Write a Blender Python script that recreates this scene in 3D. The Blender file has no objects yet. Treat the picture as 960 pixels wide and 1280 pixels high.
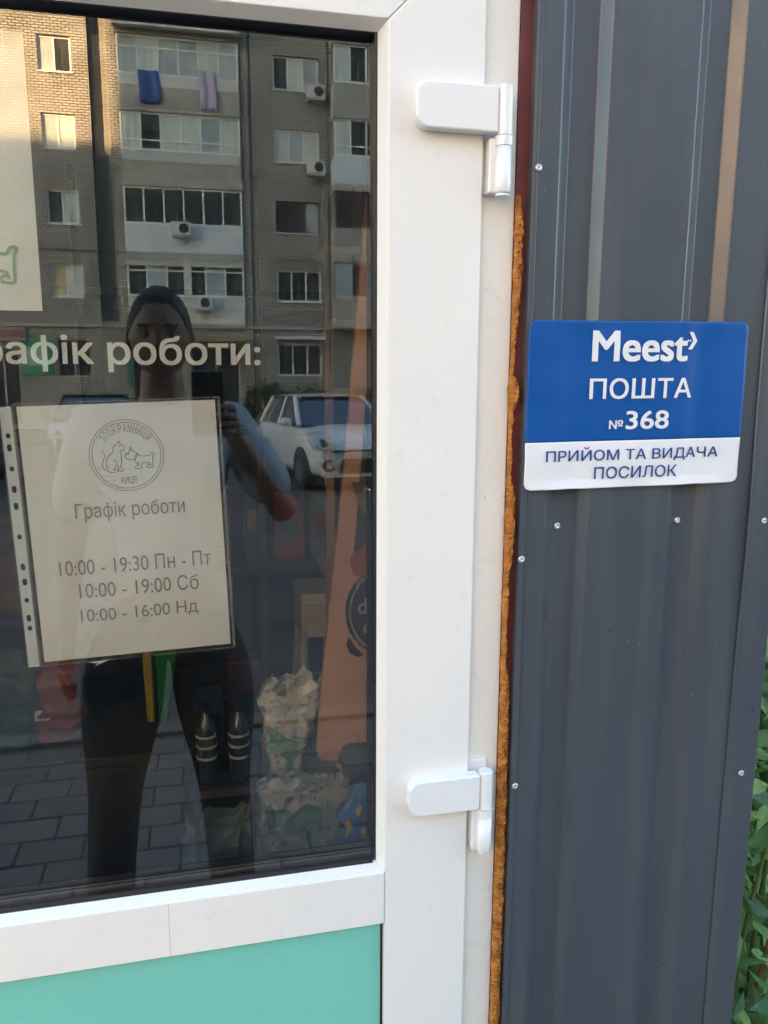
import bpy, bmesh, math, random
from mathutils import Vector, Matrix, noise
from mathutils.geometry import delaunay_2d_cdt
random.seed(7)
R = math.radians
S = bpy.context.scene
COL = S.collection

# ---------------------------------------------------------------- camera
yaw, pit, roll = R(13.1), R(10.38), R(.22)
cy, sy, cp, sp = math.cos(yaw), math.sin(yaw), math.cos(pit), math.sin(pit)
F = Vector((sy*cp, cy*cp, -sp)); Rt = Vector((cy, -sy, 0)); Up = Rt.cross(F)
R2 = Rt*math.cos(roll) + Up*math.sin(roll); U2 = -Rt*math.sin(roll) + Up*math.cos(roll)
cam = bpy.data.objects.new('camera', bpy.data.cameras.new('camera')); COL.objects.link(cam)
M = Matrix((R2, U2, -F)).transposed().to_4x4(); M.translation = (0, -.94, 1.5)
cam.matrix_world = M
cam.data.sensor_fit = 'VERTICAL'; cam.data.sensor_height = 24; cam.data.lens = 1000/1280*24
cam.data.clip_start = .01; cam.data.clip_end = 2000
S.camera = cam

# ---------------------------------------------------------------- light
SUN_EL, SUN_AZ = 14, 42          # the sun stands behind the kiosk, low, to the left
EXPOSURE = 3.97
w = bpy.data.worlds.new('World'); S.world = w; w.use_nodes = True
nt = w.node_tree; bg = nt.nodes['Background']
sky = nt.nodes.new('ShaderNodeTexSky'); sky.sky_type = 'NISHITA'; sky.sun_disc = False
sky.sun_elevation = R(SUN_EL); sky.sun_rotation = R(-SUN_AZ)
sky.air_density = 1.0; sky.dust_density = 1.6; sky.ozone_density = .2
nt.links.new(sky.outputs[0], bg.inputs[0]); bg.inputs[1].default_value = .08
sl = bpy.data.lights.new('sun', 'SUN'); sl.energy = 4.9; sl.angle = R(.53); sl.color = (1, .56, .24)
sun = bpy.data.objects.new('sun', sl); COL.objects.link(sun)
to_scene = Vector((math.sin(R(SUN_AZ))*math.cos(R(SUN_EL)), -math.cos(R(SUN_AZ))*math.cos(R(SUN_EL)), -math.sin(R(SUN_EL))))
sun.rotation_euler = to_scene.to_track_quat('-Z', 'Y').to_euler()
S.view_settings.view_transform = 'Standard'; S.view_settings.look = 'None'
S.view_settings.exposure = EXPOSURE; S.view_settings.gamma = 1
S.render.engine = 'CYCLES'
S.cycles.max_bounces = 10; S.cycles.transparent_max_bounces = 16; S.cycles.diffuse_bounces = 5
S.cycles.use_denoising = True; S.cycles.sample_clamp_indirect = 6

# ---------------------------------------------------------------- materials
MATS = {}
def mat(name, col, rough=.6, metal=0, var=.0, vscale=6, bump=0, bscale=60, dirt=None, dscale=9, damt=.5, coat=0, spec=.5, stretch=None, sub=0):
    if name in MATS: return MATS[name]
    m = bpy.data.materials.new(name); m.use_nodes = True; MATS[name] = m
    n = m.node_tree.nodes; L = m.node_tree.links; b = n['Principled BSDF']
    b.inputs['Base Color'].default_value = (*col, 1); b.inputs['Roughness'].default_value = rough
    b.inputs['Metallic'].default_value = metal; b.inputs['Specular IOR Level'].default_value = spec
    b.inputs['Coat Weight'].default_value = coat; b.inputs['Coat Roughness'].default_value = .12
    if var or bump or dirt:
        tc = n.new('ShaderNodeTexCoord'); mp = n.new('ShaderNodeMapping'); L.new(tc.outputs['Object'], mp.inputs[0])
        if stretch: mp.inputs['Scale'].default_value = stretch
    last = None
    if var:
        t = n.new('ShaderNodeTexNoise'); t.inputs['Scale'].default_value = vscale; t.inputs['Detail'].default_value = 6
        L.new(mp.outputs[0], t.inputs['Vector'])
        mx = n.new('ShaderNodeMix'); mx.data_type = 'RGBA'
        mx.inputs['A'].default_value = (*[c*(1-var) for c in col], 1); mx.inputs['B'].default_value = (*[min(1, c*(1+var)) for c in col], 1)
        mr = n.new('ShaderNodeMapRange'); mr.inputs[1].default_value = .3; mr.inputs[2].default_value = .7
        L.new(t.outputs['Fac'], mr.inputs[0]); L.new(mr.outputs[0], mx.inputs['Factor']); last = mx.outputs['Result']
        L.new(last, b.inputs['Base Color'])
    if dirt:
        t = n.new('ShaderNodeTexNoise'); t.inputs['Scale'].default_value = dscale; t.inputs['Detail'].default_value = 9; t.inputs['Roughness'].default_value = .7
        L.new(mp.outputs[0], t.inputs['Vector'])
        mr = n.new('ShaderNodeMapRange'); mr.inputs[1].default_value = .56; mr.inputs[2].default_value = .72; mr.inputs[4].default_value = damt
        L.new(t.outputs['Fac'], mr.inputs[0])
        mx = n.new('ShaderNodeMix'); mx.data_type = 'RGBA'; L.new(mr.outputs[0], mx.inputs['Factor'])
        mx.inputs['A'].default_value = (*col, 1); mx.inputs['B'].default_value = (*dirt, 1)
        if last: L.new(last, mx.inputs['A'])
        L.new(mx.outputs['Result'], b.inputs['Base Color'])
    if bump:
        t = n.new('ShaderNodeTexNoise'); t.inputs['Scale'].default_value = bscale; t.inputs['Detail'].default_value = 5
        L.new(mp.outputs[0], t.inputs['Vector'])
        bp = n.new('ShaderNodeBump'); bp.inputs['Strength'].default_value = bump; bp.inputs['Distance'].default_value = .01
        L.new(t.outputs['Fac'], bp.inputs['Height']); L.new(bp.outputs[0], b.inputs['Normal'])
    return m

def glass_mat(name, refl, tint, specks):
    m = bpy.data.materials.new(name); m.use_nodes = True; n = m.node_tree.nodes; L = m.node_tree.links
    n.remove(n['Principled BSDF']); out = n['Material Output']
    tr = n.new('ShaderNodeBsdfTransparent'); tr.inputs[0].default_value = (*tint, 1)
    gl = n.new('ShaderNodeBsdfGlossy'); gl.inputs['Roughness'].default_value = 0; gl.inputs['Color'].default_value = (.88, .97, 1, 1)
    fr = n.new('ShaderNodeFresnel'); fr.inputs[0].default_value = 1.5 if specks else 1.02
    ma = n.new('ShaderNodeMath'); ma.operation = 'ADD'; ma.inputs[1].default_value = refl; L.new(fr.outputs[0], ma.inputs[0])
    mx = n.new('ShaderNodeMixShader'); L.new(ma.outputs[0], mx.inputs[0]); L.new(tr.outputs[0], mx.inputs[1]); L.new(gl.outputs[0], mx.inputs[2])
    # dust specks and a thin film of dirt
    tc = n.new('ShaderNodeTexCoord'); t = n.new('ShaderNodeTexNoise'); t.inputs['Scale'].default_value = 260; t.inputs['Detail'].default_value = 2
    L.new(tc.outputs['Object'], t.inputs['Vector'])
    mr = n.new('ShaderNodeMapRange'); mr.inputs[1].default_value = .79; mr.inputs[2].default_value = .83; mr.inputs[3].default_value = .004 if specks else .0; mr.inputs[4].default_value = .35 if specks else 0
    L.new(t.outputs['Fac'], mr.inputs[0])
    df = n.new('ShaderNodeBsdfDiffuse'); df.inputs[0].default_value = (.6, .58, .54, 1)
    m2 = n.new('ShaderNodeMixShader'); L.new(mr.outputs[0], m2.inputs[0]); L.new(mx.outputs[0], m2.inputs[1]); L.new(df.outputs[0], m2.inputs[2])
    L.new(m2.outputs[0], out.inputs['Surface'])
    return m

def brick_mat(name, c1, c2, mortar, bw, bh, ms, bump=.5):
    m = bpy.data.materials.new(name); m.use_nodes = True; n = m.node_tree.nodes; L = m.node_tree.links; b = n['Principled BSDF']
    tc = n.new('ShaderNodeTexCoord'); sx = n.new('ShaderNodeSeparateXYZ'); cb = n.new('ShaderNodeCombineXYZ')
    L.new(tc.outputs['Object'], sx.inputs[0])
    ad = n.new('ShaderNodeMath'); ad.operation = 'ADD'; L.new(sx.outputs[0], ad.inputs[0]); L.new(sx.outputs[1], ad.inputs[1])
    L.new(ad.outputs[0], cb.inputs[0]); L.new(sx.outputs[2], cb.inputs[1])
    t = n.new('ShaderNodeTexBrick'); L.new(cb.outputs[0], t.inputs['Vector']); t.inputs['Scale'].default_value = 1
    t.inputs['Color1'].default_value = (*c1, 1); t.inputs['Color2'].default_value = (*c2, 1); t.inputs['Mortar'].default_value = (*mortar, 1)
    t.inputs['Brick Width'].default_value = bw; t.inputs['Row Height'].default_value = bh; t.inputs['Mortar Size'].default_value = ms; t.inputs['Mortar Smooth'].default_value = .3
    nz = n.new('ShaderNodeTexNoise'); nz.inputs['Scale'].default_value = .6; nz.inputs['Detail'].default_value = 10; nz.inputs['Roughness'].default_value = .65; L.new(cb.outputs[0], nz.inputs['Vector'])
    mr = n.new('ShaderNodeMapRange'); mr.inputs[1].default_value = .3; mr.inputs[2].default_value = .7; mr.inputs[3].default_value = .68; mr.inputs[4].default_value = 1.22
    L.new(nz.outputs['Fac'], mr.inputs[0])
    mx = n.new('ShaderNodeMix'); mx.data_type = 'RGBA'; mx.blend_type = 'MULTIPLY'; mx.inputs['Factor'].default_value = 1
    L.new(t.outputs['Color'], mx.inputs['A']); L.new(mr.outputs[0], mx.inputs['B']); L.new(mx.outputs['Result'], b.inputs['Base Color'])
    bp = n.new('ShaderNodeBump'); bp.inputs['Strength'].default_value = bump; bp.inputs['Distance'].default_value = .01
    iv = n.new('ShaderNodeMath'); iv.operation = 'SUBTRACT'; iv.inputs[0].default_value = 1; L.new(t.outputs['Fac'], iv.inputs[1])
    L.new(iv.outputs[0], bp.inputs['Height']); L.new(bp.outputs[0], b.inputs['Normal']); b.inputs['Roughness'].default_value = .9
    return m

def sheet_mat():
    m = mat('painted_steel', (.060, .071, .086), .30, 0, var=.06, vscale=3, bump=.03, bscale=5, coat=.12, spec=.5)
    n = m.node_tree.nodes; L = m.node_tree.links; b = n['Principled BSDF']
    tc = n.new('ShaderNodeTexCoord')
    t = n.new('ShaderNodeTexNoise'); t.inputs['Scale'].default_value = 14; t.inputs['Detail'].default_value = 8; L.new(tc.outputs['Object'], t.inputs['Vector'])
    mr = n.new('ShaderNodeMapRange'); mr.inputs[1].default_value = .3; mr.inputs[2].default_value = .75; mr.inputs[3].default_value = .27; mr.inputs[4].default_value = .40
    L.new(t.outputs['Fac'], mr.inputs[0]); L.new(mr.outputs[0], b.inputs['Roughness'])
    v = n.new('ShaderNodeTexNoise'); v.inputs['Scale'].default_value = 330; v.inputs['Detail'].default_value = 1; L.new(tc.outputs['Object'], v.inputs['Vector'])
    r2 = n.new('ShaderNodeMapRange'); r2.inputs[1].default_value = .80; r2.inputs[2].default_value = .83; L.new(v.outputs['Fac'], r2.inputs[0])
    mx = n.new('ShaderNodeMix'); mx.data_type = 'RGBA'; L.new(r2.outputs[0], mx.inputs['Factor']); mx.inputs['B'].default_value = (.45, .44, .42, 1)
    src = b.inputs['Base Color'].links[0].from_socket; L.new(src, mx.inputs['A'])
    mp = n.new('ShaderNodeMapping'); mp.inputs['Scale'].default_value = (28, 28, 1.6); L.new(tc.outputs['Object'], mp.inputs[0])
    t3 = n.new('ShaderNodeTexNoise'); t3.inputs['Scale'].default_value = 1; t3.inputs['Detail'].default_value = 8; L.new(mp.outputs[0], t3.inputs['Vector'])
    r3 = n.new('ShaderNodeMapRange'); r3.inputs[1].default_value = .48; r3.inputs[2].default_value = .8; r3.inputs[4].default_value = .35; L.new(t3.outputs['Fac'], r3.inputs[0])
    m3 = n.new('ShaderNodeMix'); m3.data_type = 'RGBA'; L.new(r3.outputs[0], m3.inputs['Factor']); L.new(mx.outputs['Result'], m3.inputs['A']); m3.inputs['B'].default_value = (.15, .145, .135, 1)
    L.new(m3.outputs['Result'], b.inputs['Base Color'])
    return m
def specks(m, scale, thr, col, amt):
    # sparse marks: fly specks, scuffs
    n = m.node_tree.nodes; L = m.node_tree.links; b = n['Principled BSDF']
    tc = n.new('ShaderNodeTexCoord')
    v = n.new('ShaderNodeTexNoise'); v.inputs['Scale'].default_value = scale; v.inputs['Detail'].default_value = 3; L.new(tc.outputs['Object'], v.inputs['Vector'])
    r2 = n.new('ShaderNodeMapRange'); r2.inputs[1].default_value = thr; r2.inputs[2].default_value = thr+.03; r2.inputs[4].default_value = amt; L.new(v.outputs['Fac'], r2.inputs[0])
    mx = n.new('ShaderNodeMix'); mx.data_type = 'RGBA'; L.new(r2.outputs[0], mx.inputs['Factor']); mx.inputs['B'].default_value = (*col, 1)
    src = b.inputs['Base Color'].links[0].from_socket; L.new(src, mx.inputs['A']); L.new(mx.outputs['Result'], b.inputs['Base Color']); return m
def crumple(m, scale, st, dist=.02):
    # creased film: ridges between warped cells
    n = m.node_tree.nodes; L = m.node_tree.links; b = n['Principled BSDF']
    tc = n.new('ShaderNodeTexCoord'); w_ = n.new('ShaderNodeTexNoise'); w_.inputs['Scale'].default_value = scale*.6; L.new(tc.outputs['Object'], w_.inputs['Vector'])
    ad = n.new('ShaderNodeMix'); ad.data_type = 'RGBA'; ad.inputs['Factor'].default_value = .12; L.new(tc.outputs['Object'], ad.inputs['A']); L.new(w_.outputs['Color'], ad.inputs['B'])
    v = n.new('ShaderNodeTexVoronoi'); v.inputs['Scale'].default_value = scale; L.new(ad.outputs['Result'], v.inputs['Vector'])
    bp = n.new('ShaderNodeBump'); bp.inputs['Strength'].default_value = st; bp.inputs['Distance'].default_value = dist; L.new(v.outputs['Distance'], bp.inputs['Height'])
    L.new(bp.outputs[0], b.inputs['Normal']); return m

PVC = mat('white_pvc', (.80, .785, .745), .33, var=.02, vscale=5, dirt=(.55, .52, .45), dscale=45, damt=.22, bump=.02, bscale=30)
PVC2 = mat('white_pvc_jamb', (.77, .75, .69), .38, var=.03, vscale=7, dirt=(.5, .45, .34), dscale=30, damt=.3)
HINGE = mat('hinge_paint', (.80, .80, .79), .2, coat=.3, dirt=(.5, .5, .5), dscale=60, damt=.15)
RUB = mat('black_rubber', (.018, .018, .02), .5)
ALU = mat('spacer_alloy', (.35, .36, .40), .35, .8, var=.15, vscale=300)
specks(PVC, 170, .77, (.25, .22, .18), .7); specks(PVC2, 120, .75, (.25, .2, .15), .6)
TURQ = mat('turquoise_panel', (.19, .56, .47), .3, var=.03, vscale=4, dirt=(.2, .4, .36), dscale=80, damt=.25)
specks(TURQ, 200, .78, (.05, .12, .1), .7)
STEEL = sheet_mat()
OXIDE = mat('red_oxide_steel', (.115, .022, .020), .45, var=.25, vscale=30)
FOAM = mat('orange_foam', (.60, .215, .03), .7, var=.35, vscale=60, bump=1.0, bscale=260, dirt=(.16, .045, .01), dscale=150, damt=.8)
SCREW = mat('zinc_screw', (.62, .62, .60), .35, .6)
GLASS = glass_mat('door_glass', .122, (.97, .995, 1), True)
GLASS2 = glass_mat('door_glass_inner', .02, (.975, .997, 1), False)
PAPER = mat('white_paper', (.88, .94, .97), .7, var=.02, vscale=14, bump=.12, bscale=12)
WHITE = mat('white_vinyl', (.86, .91, .94), .5)
INKG = mat('grey_ink', (.34, .34, .37), .8)
INKP = mat('violet_ink', (.30, .26, .40), .8)
INKGR = mat('green_ink', (.07, .42, .25), .8)
BLUE = mat('sticker_blue', (.002, .078, .31), .42, bump=.05, bscale=9, spec=.3)
STWHITE = mat('sticker_white', (.76, .77, .79), .35, bump=.05, bscale=9)
STINK = mat('sticker_blue_ink', (.012, .06, .25), .45)
BRICK = brick_mat('grey_tan_brick', (.43, .42, .395), (.345, .34, .32), (.055, .055, .053), .27, .1, .02)
PLASTER = mat('pale_plaster', (.56, .58, .58), .85, var=.14, vscale=2, dirt=(.2, .2, .19), dscale=1.3, damt=.6)
CONC = mat('stained_concrete', (.33, .325, .30), .9, var=.25, vscale=2.2, dirt=(.12, .11, .1), dscale=1.7, damt=.6)
METW = mat('white_metal_sheet', (.56, .62, .68), .5, var=.08, vscale=1.5)
WFR = mat('white_window_frame', (.75, .77, .76), .4)
GFR = mat('grey_window_frame', (.42, .45, .44), .5)
DFR = mat('brown_window_frame', (.12, .05, .04), .5)
PANE_D = mat('dark_pane', (.03, .035, .04), .06, spec=.9, var=.5, vscale=1.2)
PANE_C = mat('curtained_pane', (.52, .60, .59), .12, spec=.6, var=.2, vscale=1.5, coat=.5, stretch=(5, 1, .4))
PANE_Y = mat('yellow_curtain_pane', (.52, .45, .29), .15, spec=.6, var=.1, vscale=2)
PANE_B = mat('painted_sky_pane', (.34, .41, .45), .06, spec=.9, coat=.8, var=.25, vscale=1.5)  # pale blue base colour stands in for sky reflected in the glass
TYRE0 = mat('cable_black', (.02, .02, .02), .7)
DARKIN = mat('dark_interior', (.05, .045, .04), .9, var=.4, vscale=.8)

# ---------------------------------------------------------------- helpers
class MB:
    def __init__(s): s.v = []; s.f = []; s.mi = []; s.sm = []
    def add(s, vs, fs, mi=0, sm=False):
        o = len(s.v); s.v += [tuple(p) for p in vs]
        for f in fs: s.f.append([i+o for i in f]); s.mi.append(mi); s.sm.append(sm)
    def box(s, x0, x1, y0, y1, z0, z1, mi=0):
        s.add([(x0,y0,z0),(x1,y0,z0),(x1,y1,z0),(x0,y1,z0),(x0,y0,z1),(x1,y0,z1),(x1,y1,z1),(x0,y1,z1)],
              [(0,3,2,1),(4,5,6,7),(0,1,5,4),(1,2,6,5),(2,3,7,6),(3,0,4,7)], mi)
        return s
    def prism(s, pts, d, mi=0, axis='y', sm=False):      # pts 2-D outline, swept between d[0] and d[1]
        n = len(pts)
        def P(p, q): return {'y': (p[0], q, p[1]), 'z': (p[0], p[1], q), 'x': (q, p[0], p[1])}[axis]
        s.add([P(p, d[0]) for p in pts]+[P(p, d[1]) for p in pts], [tuple(range(n)), tuple(range(2*n-1, n-1, -1))]+[(i, (i+1) % n+0, (i+1) % n+n, i+n) for i in range(n)], mi, sm)
        return s
    def cyl(s, a, b, r0, r1=None, n=20, mi=0, caps=True):
        r1 = r0 if r1 is None else r1; a = Vector(a); b = Vector(b); d = (b-a).normalized()
        u = d.orthogonal().normalized(); w_ = d.cross(u)
        vs = [a+(u*math.cos(2*math.pi*i/n)+w_*math.sin(2*math.pi*i/n))*r0 for i in range(n)]+[b+(u*math.cos(2*math.pi*i/n)+w_*math.sin(2*math.pi*i/n))*r1 for i in range(n)]
        s.add(vs, [(i, (i+1) % n, (i+1) % n+n, i+n) for i in range(n)], mi, True)
        if caps: s.add(vs, [tuple(range(n-1, -1, -1)), tuple(range(n, 2*n))], mi)
        return s
    def lathe(s, prof, c, n=20, mi=0, axis='z'):         # prof: (r, h)
        vs = []
        for r, h in prof:
            for i in range(n):
                a = 2*math.pi*i/n
                p = (r*math.cos(a), r*math.sin(a), h) if axis == 'z' else (r*math.cos(a), -h, r*math.sin(a))
                vs.append((c[0]+p[0], c[1]+p[1], c[2]+p[2]))
        fs = [(j*n+i, j*n+(i+1) % n, (j+1)*n+(i+1) % n, (j+1)*n+i) for j in range(len(prof)-1) for i in range(n)]
        fs += [tuple(range(n-1, -1, -1)), tuple(range((len(prof)-1)*n, len(prof)*n))]
        s.add(vs, fs, mi, True); return s
    def grid(s, fn, nu, nv, mi=0, sm=True):
        vs = [fn(i/nu, j/nv) for j in range(nv+1) for i in range(nu+1)]
        s.add(vs, [(j*(nu+1)+i, j*(nu+1)+i+1, (j+1)*(nu+1)+i+1, (j+1)*(nu+1)+i) for j in range(nv) for i in range(nu)], mi, sm); return s
    def ribbon(s, pts, wd, fn, mi=0, closed=False):       # flat stroke of width wd along a 2-D polyline, fn maps (u, v) to 3-D
        n = len(pts); vs = []
        for i in range(n):
            a = pts[i-1] if (i or closed) else pts[i]; b = pts[(i+1) % n] if (i < n-1 or closed) else pts[i]
            dx, dy = b[0]-a[0], b[1]-a[1]; l = math.hypot(dx, dy) or 1; nx, ny = -dy/l*wd/2, dx/l*wd/2
            vs += [fn(pts[i][0]+nx, pts[i][1]+ny), fn(pts[i][0]-nx, pts[i][1]-ny)]
        m_ = n if closed else n-1
        s.add(vs, [(2*i, 2*i+1, (2*i+3) % (2*n), (2*i+2) % (2*n)) for i in range(m_)], mi); return s
    def build(s, name, mats, parent=None, bevel=0, subd=0, seg=2, fix=True):
        me = bpy.data.meshes.new(name); me.from_pydata(s.v, [], s.f)
        for m in (mats if isinstance(mats, (list, tuple)) else [mats]): me.materials.append(m)
        me.polygons.foreach_set('material_index', s.mi); me.polygons.foreach_set('use_smooth', s.sm)
        if fix:
            bm = bmesh.new(); bm.from_mesh(me); bmesh.ops.recalc_face_normals(bm, faces=bm.faces); bm.to_mesh(me); bm.free()
        me.update()
        o = bpy.data.objects.new(name, me); COL.objects.link(o); o.parent = parent
        if bevel:
            b = o.modifiers.new('b', 'BEVEL'); b.width = bevel; b.segments = seg; b.limit_method = 'ANGLE'; b.angle_limit = R(30); b.harden_normals = False
        if subd:
            b = o.modifiers.new('s', 'SUBSURF'); b.levels = subd; b.render_levels = subd
        return o
def tag(o, label=None, cat=None, group=None, kind=None):
    for k, v in (('label', label), ('category', cat), ('group', group), ('kind', kind)):
        if v: o[k] = v
    return o
def thing(name, label, cat, group=None, loc=(0, 0, 0)):
    o = bpy.data.objects.new(name, None); COL.objects.link(o); o.location = loc; o.empty_display_size = .1
    return tag(o, label, cat, group)
def struct(mb, name, m, **k): return tag(mb.build(name, m, **k), kind='structure')
def copy_tree(o, parent=None):
    c = o.copy(); COL.objects.link(c)
    if parent: c.parent = parent
    for ch in o.children: copy_tree(ch, c)
    return c
def smooth(pts, k=5, closed=False):
    out = []; n = len(pts); m_ = n if closed else n-1
    for i in range(m_):
        p = [pts[(i+j) % n] if closed else pts[min(max(i+j, 0), n-1)] for j in (-1, 0, 1, 2)]
        for t in range(k):
            t /= k
            out.append(tuple(.5*((2*p[1][a])+(-p[0][a]+p[2][a])*t+(2*p[0][a]-5*p[1][a]+4*p[2][a]-p[3][a])*t*t+(-p[0][a]+3*p[1][a]-3*p[2][a]+p[3][a])*t**3) for a in (0, 1)))
    if not closed: out.append(pts[-1])
    return out
RAW = {}
def text_raw(body, bold=0.0, res=5, shear=0):
    key = (body, shear)
    if key in RAW: return RAW[key]
    # glyph outlines are filled contour by contour, so that overlapping strokes stay solid
    c = bpy.data.curves.new('t', 'FONT'); c.body = body; c.resolution_u = res; c.size = 1; c.shear = shear; c.fill_mode = 'NONE'
    o = bpy.data.objects.new('t', c); COL.objects.link(o); bpy.context.view_layer.update()
    me = bpy.data.meshes.new_from_object(o.evaluated_get(bpy.context.evaluated_depsgraph_get()))
    bpy.data.objects.remove(o)
    P = [tuple(v.co)[:2] for v in me.vertices]; nx = {}
    for e in me.edges:
        a, b = e.vertices; nx.setdefault(a, []).append(b); nx.setdefault(b, []).append(a)
    bpy.data.meshes.remove(me); seen = set(); loops = []
    for st in sorted(nx):
        if st in seen: continue
        lp = [st]; seen.add(st); cur = min(nx[st]) if (st+1) in nx[st] else nx[st][0]
        if (st+1) in nx[st]: cur = st+1
        while cur not in seen:
            lp.append(cur); seen.add(cur); nn = [q for q in nx[cur] if q not in seen]
            if not nn: break
            cur = nn[0]
        loops.append([P[i] for i in lp])
    # constrained triangulation of all contours; a triangle is ink where the winding number is not zero
    pts, ed = [], []
    for l in loops:
        k = len(pts); pts += [Vector(q) for q in l]; ed += [(k+i, k+(i+1) % len(l)) for i in range(len(l))]
    vc, _e, fc = delaunay_2d_cdt(pts, ed, [], 0, 1e-6)[:3]
    bb = [(min(q[0] for q in l), max(q[0] for q in l), min(q[1] for q in l), max(q[1] for q in l)) for l in loops]
    fs = []
    for f in fc:
        x = sum(vc[i].x for i in f)/len(f); y = sum(vc[i].y for i in f)/len(f); wn = 0
        for l, b_ in zip(loops, bb):
            if not (b_[0] < x < b_[1] and b_[2] < y < b_[3]): continue
            for i in range(len(l)):
                (x1, y1), (x2, y2) = l[i-1], l[i]
                if (y1 > y) != (y2 > y) and x < (x2-x1)*(y-y1)/(y2-y1)+x1: wn += 1 if y2 > y1 else -1
        if wn: fs.append(tuple(f))
    used = sorted({i for f in fs for i in f}); mp_ = {i: j for j, i in enumerate(used)}
    RAW[key] = ([(vc[i].x, vc[i].y, 0) for i in used], [tuple(mp_[i] for i in f) for f in fs])
    return RAW[key]
def text(mb, body, u0, u1, v0, v1, fn, bold=0.0, mi=0, shear=0, fine=0):
    if bold > .009:
        e = bold-.004; w_ = (u1-u0)*.0; k_ = (v1-v0)*.9
        for i, (a, b) in enumerate(((0, 0), (-1, -.7), (1, -.7), (-1, .7), (1, .7))):
            f2 = (lambda u, v, i=i: (lambda q: (q[0], q[1]-.00006*i, q[2]))(fn(u, v)))
            text(mb, body, u0+k_*e*(1+a), u1-k_*e*(1-a), v0+k_*e*(1+b), v1-k_*e*(1-b), f2, .008, mi, shear, fine)
        return
    vs, fs = text_raw(body, bold, shear=shear)
    xs = [v[0] for v in vs]; ys = [v[1] for v in vs]; a, b, c, d = min(xs), max(xs), min(ys), max(ys)
    lay = [v[2] for v in vs]; vs = [(u0+(v[0]-a)/(b-a)*(u1-u0), v0+(v[1]-c)/(d-c)*(v1-v0)) for v in vs]
    if fine:
        bm = bmesh.new(); bv = [bm.verts.new((p[0], p[1], l_)) for p, l_ in zip(vs, lay)]
        for f in fs:
            try: bm.faces.new([bv[i] for i in f])
            except ValueError: pass
        bmesh.ops.triangulate(bm, faces=bm.faces)
        for _ in range(5):
            es = [e for e in bm.edges if (e.verts[0].co-e.verts[1].co).length > fine]
            if not es: break
            bmesh.ops.subdivide_edges(bm, edges=es, cuts=1); bmesh.ops.triangulate(bm, faces=bm.faces)
        bm.verts.index_update(); lay = [v.co.z for v in bm.verts]; vs = [(v.co.x, v.co.y) for v in bm.verts]; fs = [tuple(v.index for v in f.verts) for f in bm.faces]; bm.free()
    mb.add([(lambda q: (q[0], q[1]-.00002*l_, q[2]))(fn(*p)) for p, l_ in zip(vs, lay)], fs, mi)

# ================================================================ THE KIOSK FRONT
GY = .021                                       # depth of the glass
door = thing('shop_door', 'white plastic shop door with a large glass pane and turquoise bottom panel', 'door')
# glazed opening x -.56 .. .2135 (bead inner edge), z .842 .. 1.867 ; face of the sash y = 0
GX0, GX1, GZ0, GZ1 = -.545, .213, .842, 1.8675
FX0, FX1 = -.655, .336
BV = .0085                                      # width of the sloped bead
MB().prism([(GX1+BV, GZ1+BV), (FX1, GZ1+BV+.1144), (FX1, .03), (GX1+BV, .03)], (0, .06)).build('stile', PVC, door, bevel=.0022, seg=3)
MB().prism([(GX0-BV, GZ1+BV), (FX0, GZ1+BV+.1144), (FX0, .03), (GX0-BV, .03)], (0, .06)).build('stile', PVC, door, bevel=.0022, seg=3)
MB().prism([(GX1+BV-.0004, GZ1+BV+.0002), (FX1-.0005, GZ1+BV+.1144), (FX0+.0005, GZ1+BV+.1144), (GX0-BV+.0004, GZ1+BV+.0002)], (.0003, .06)).build('top_rail', PVC, door, bevel=.0018, seg=3)
SEAM = -.0585
MB().box(GX0-BV+.0006, GX1+BV-.0006, -.0012, .06, .757, GZ0-BV).build('middle_rail', PVC, door, bevel=.0016, seg=3)
MB().box(SEAM-.00022, SEAM+.00022, -.00126, .0, .7585, GZ0-BV-.0015).build('joint_line', mat('joint_grime', (.30, .27, .23), .8), door)
MB().box(GX0-BV, GX1+BV, .0006, .06, .03, .16).build('bottom_rail', PVC, door, bevel=.002)
def bead(mb, p, q, outer0, outer1):             # sloping strip from the sash face back to the gasket
    pass
yb = .0165
for nm, quad in (('glazing_bead', [(GX1+BV, .0015, GZ0-BV), (GX1+BV, .0015, GZ1+BV), (GX1, yb, GZ1), (GX1, yb, GZ0)]),
                 ('glazing_bead', [(GX0-BV, .0015, GZ1+BV), (GX0-BV, .0015, GZ0-BV), (GX0, yb, GZ0), (GX0, yb, GZ1)]),
                 ('glazing_bead', [(GX0-BV, .0018, GZ1+BV), (GX1+BV, .0018, GZ1+BV), (GX1, yb, GZ1), (GX0, yb, GZ1)]),
                 ('glazing_bead', [(GX1+BV, .0, GZ0-BV), (GX0-BV, .0, GZ0-BV), (GX0, yb, GZ0), (GX1, yb, GZ0)])):
    mb = MB(); back = [(x, y+.012, z) for x, y, z in quad]
    # push the back of the bead outwards so that it is a solid wedge inside the sash
    cx_, cz_ = (GX0+GX1)/2, (GZ0+GZ1)/2
    back = [(x+(.006 if x > cx_ else -.006), yb+.006, z+(.006 if z > cz_ else -.006)) for x, y, z in quad]
    mb.add(quad+back, [(0, 1, 2, 3), (7, 6, 5, 4), (0, 4, 5, 1), (1, 5, 6, 2), (2, 6, 7, 3), (3, 7, 4, 0)])
    mb.build(nm, PVC, door, bevel=.0005)
def ring(x0, x1, z0, z1, t, y0, y1):
    mb = MB(); mb.box(x0, x0+t, y0, y1, z0, z1); mb.box(x1-t, x1, y0, y1, z0, z1); mb.box(x0+t, x1-t, y0+.0002, y1, z1-t, z1); mb.box(x0+t, x1-t, y0+.0002, y1, z0, z0+t); return mb
mb = MB()
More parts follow.
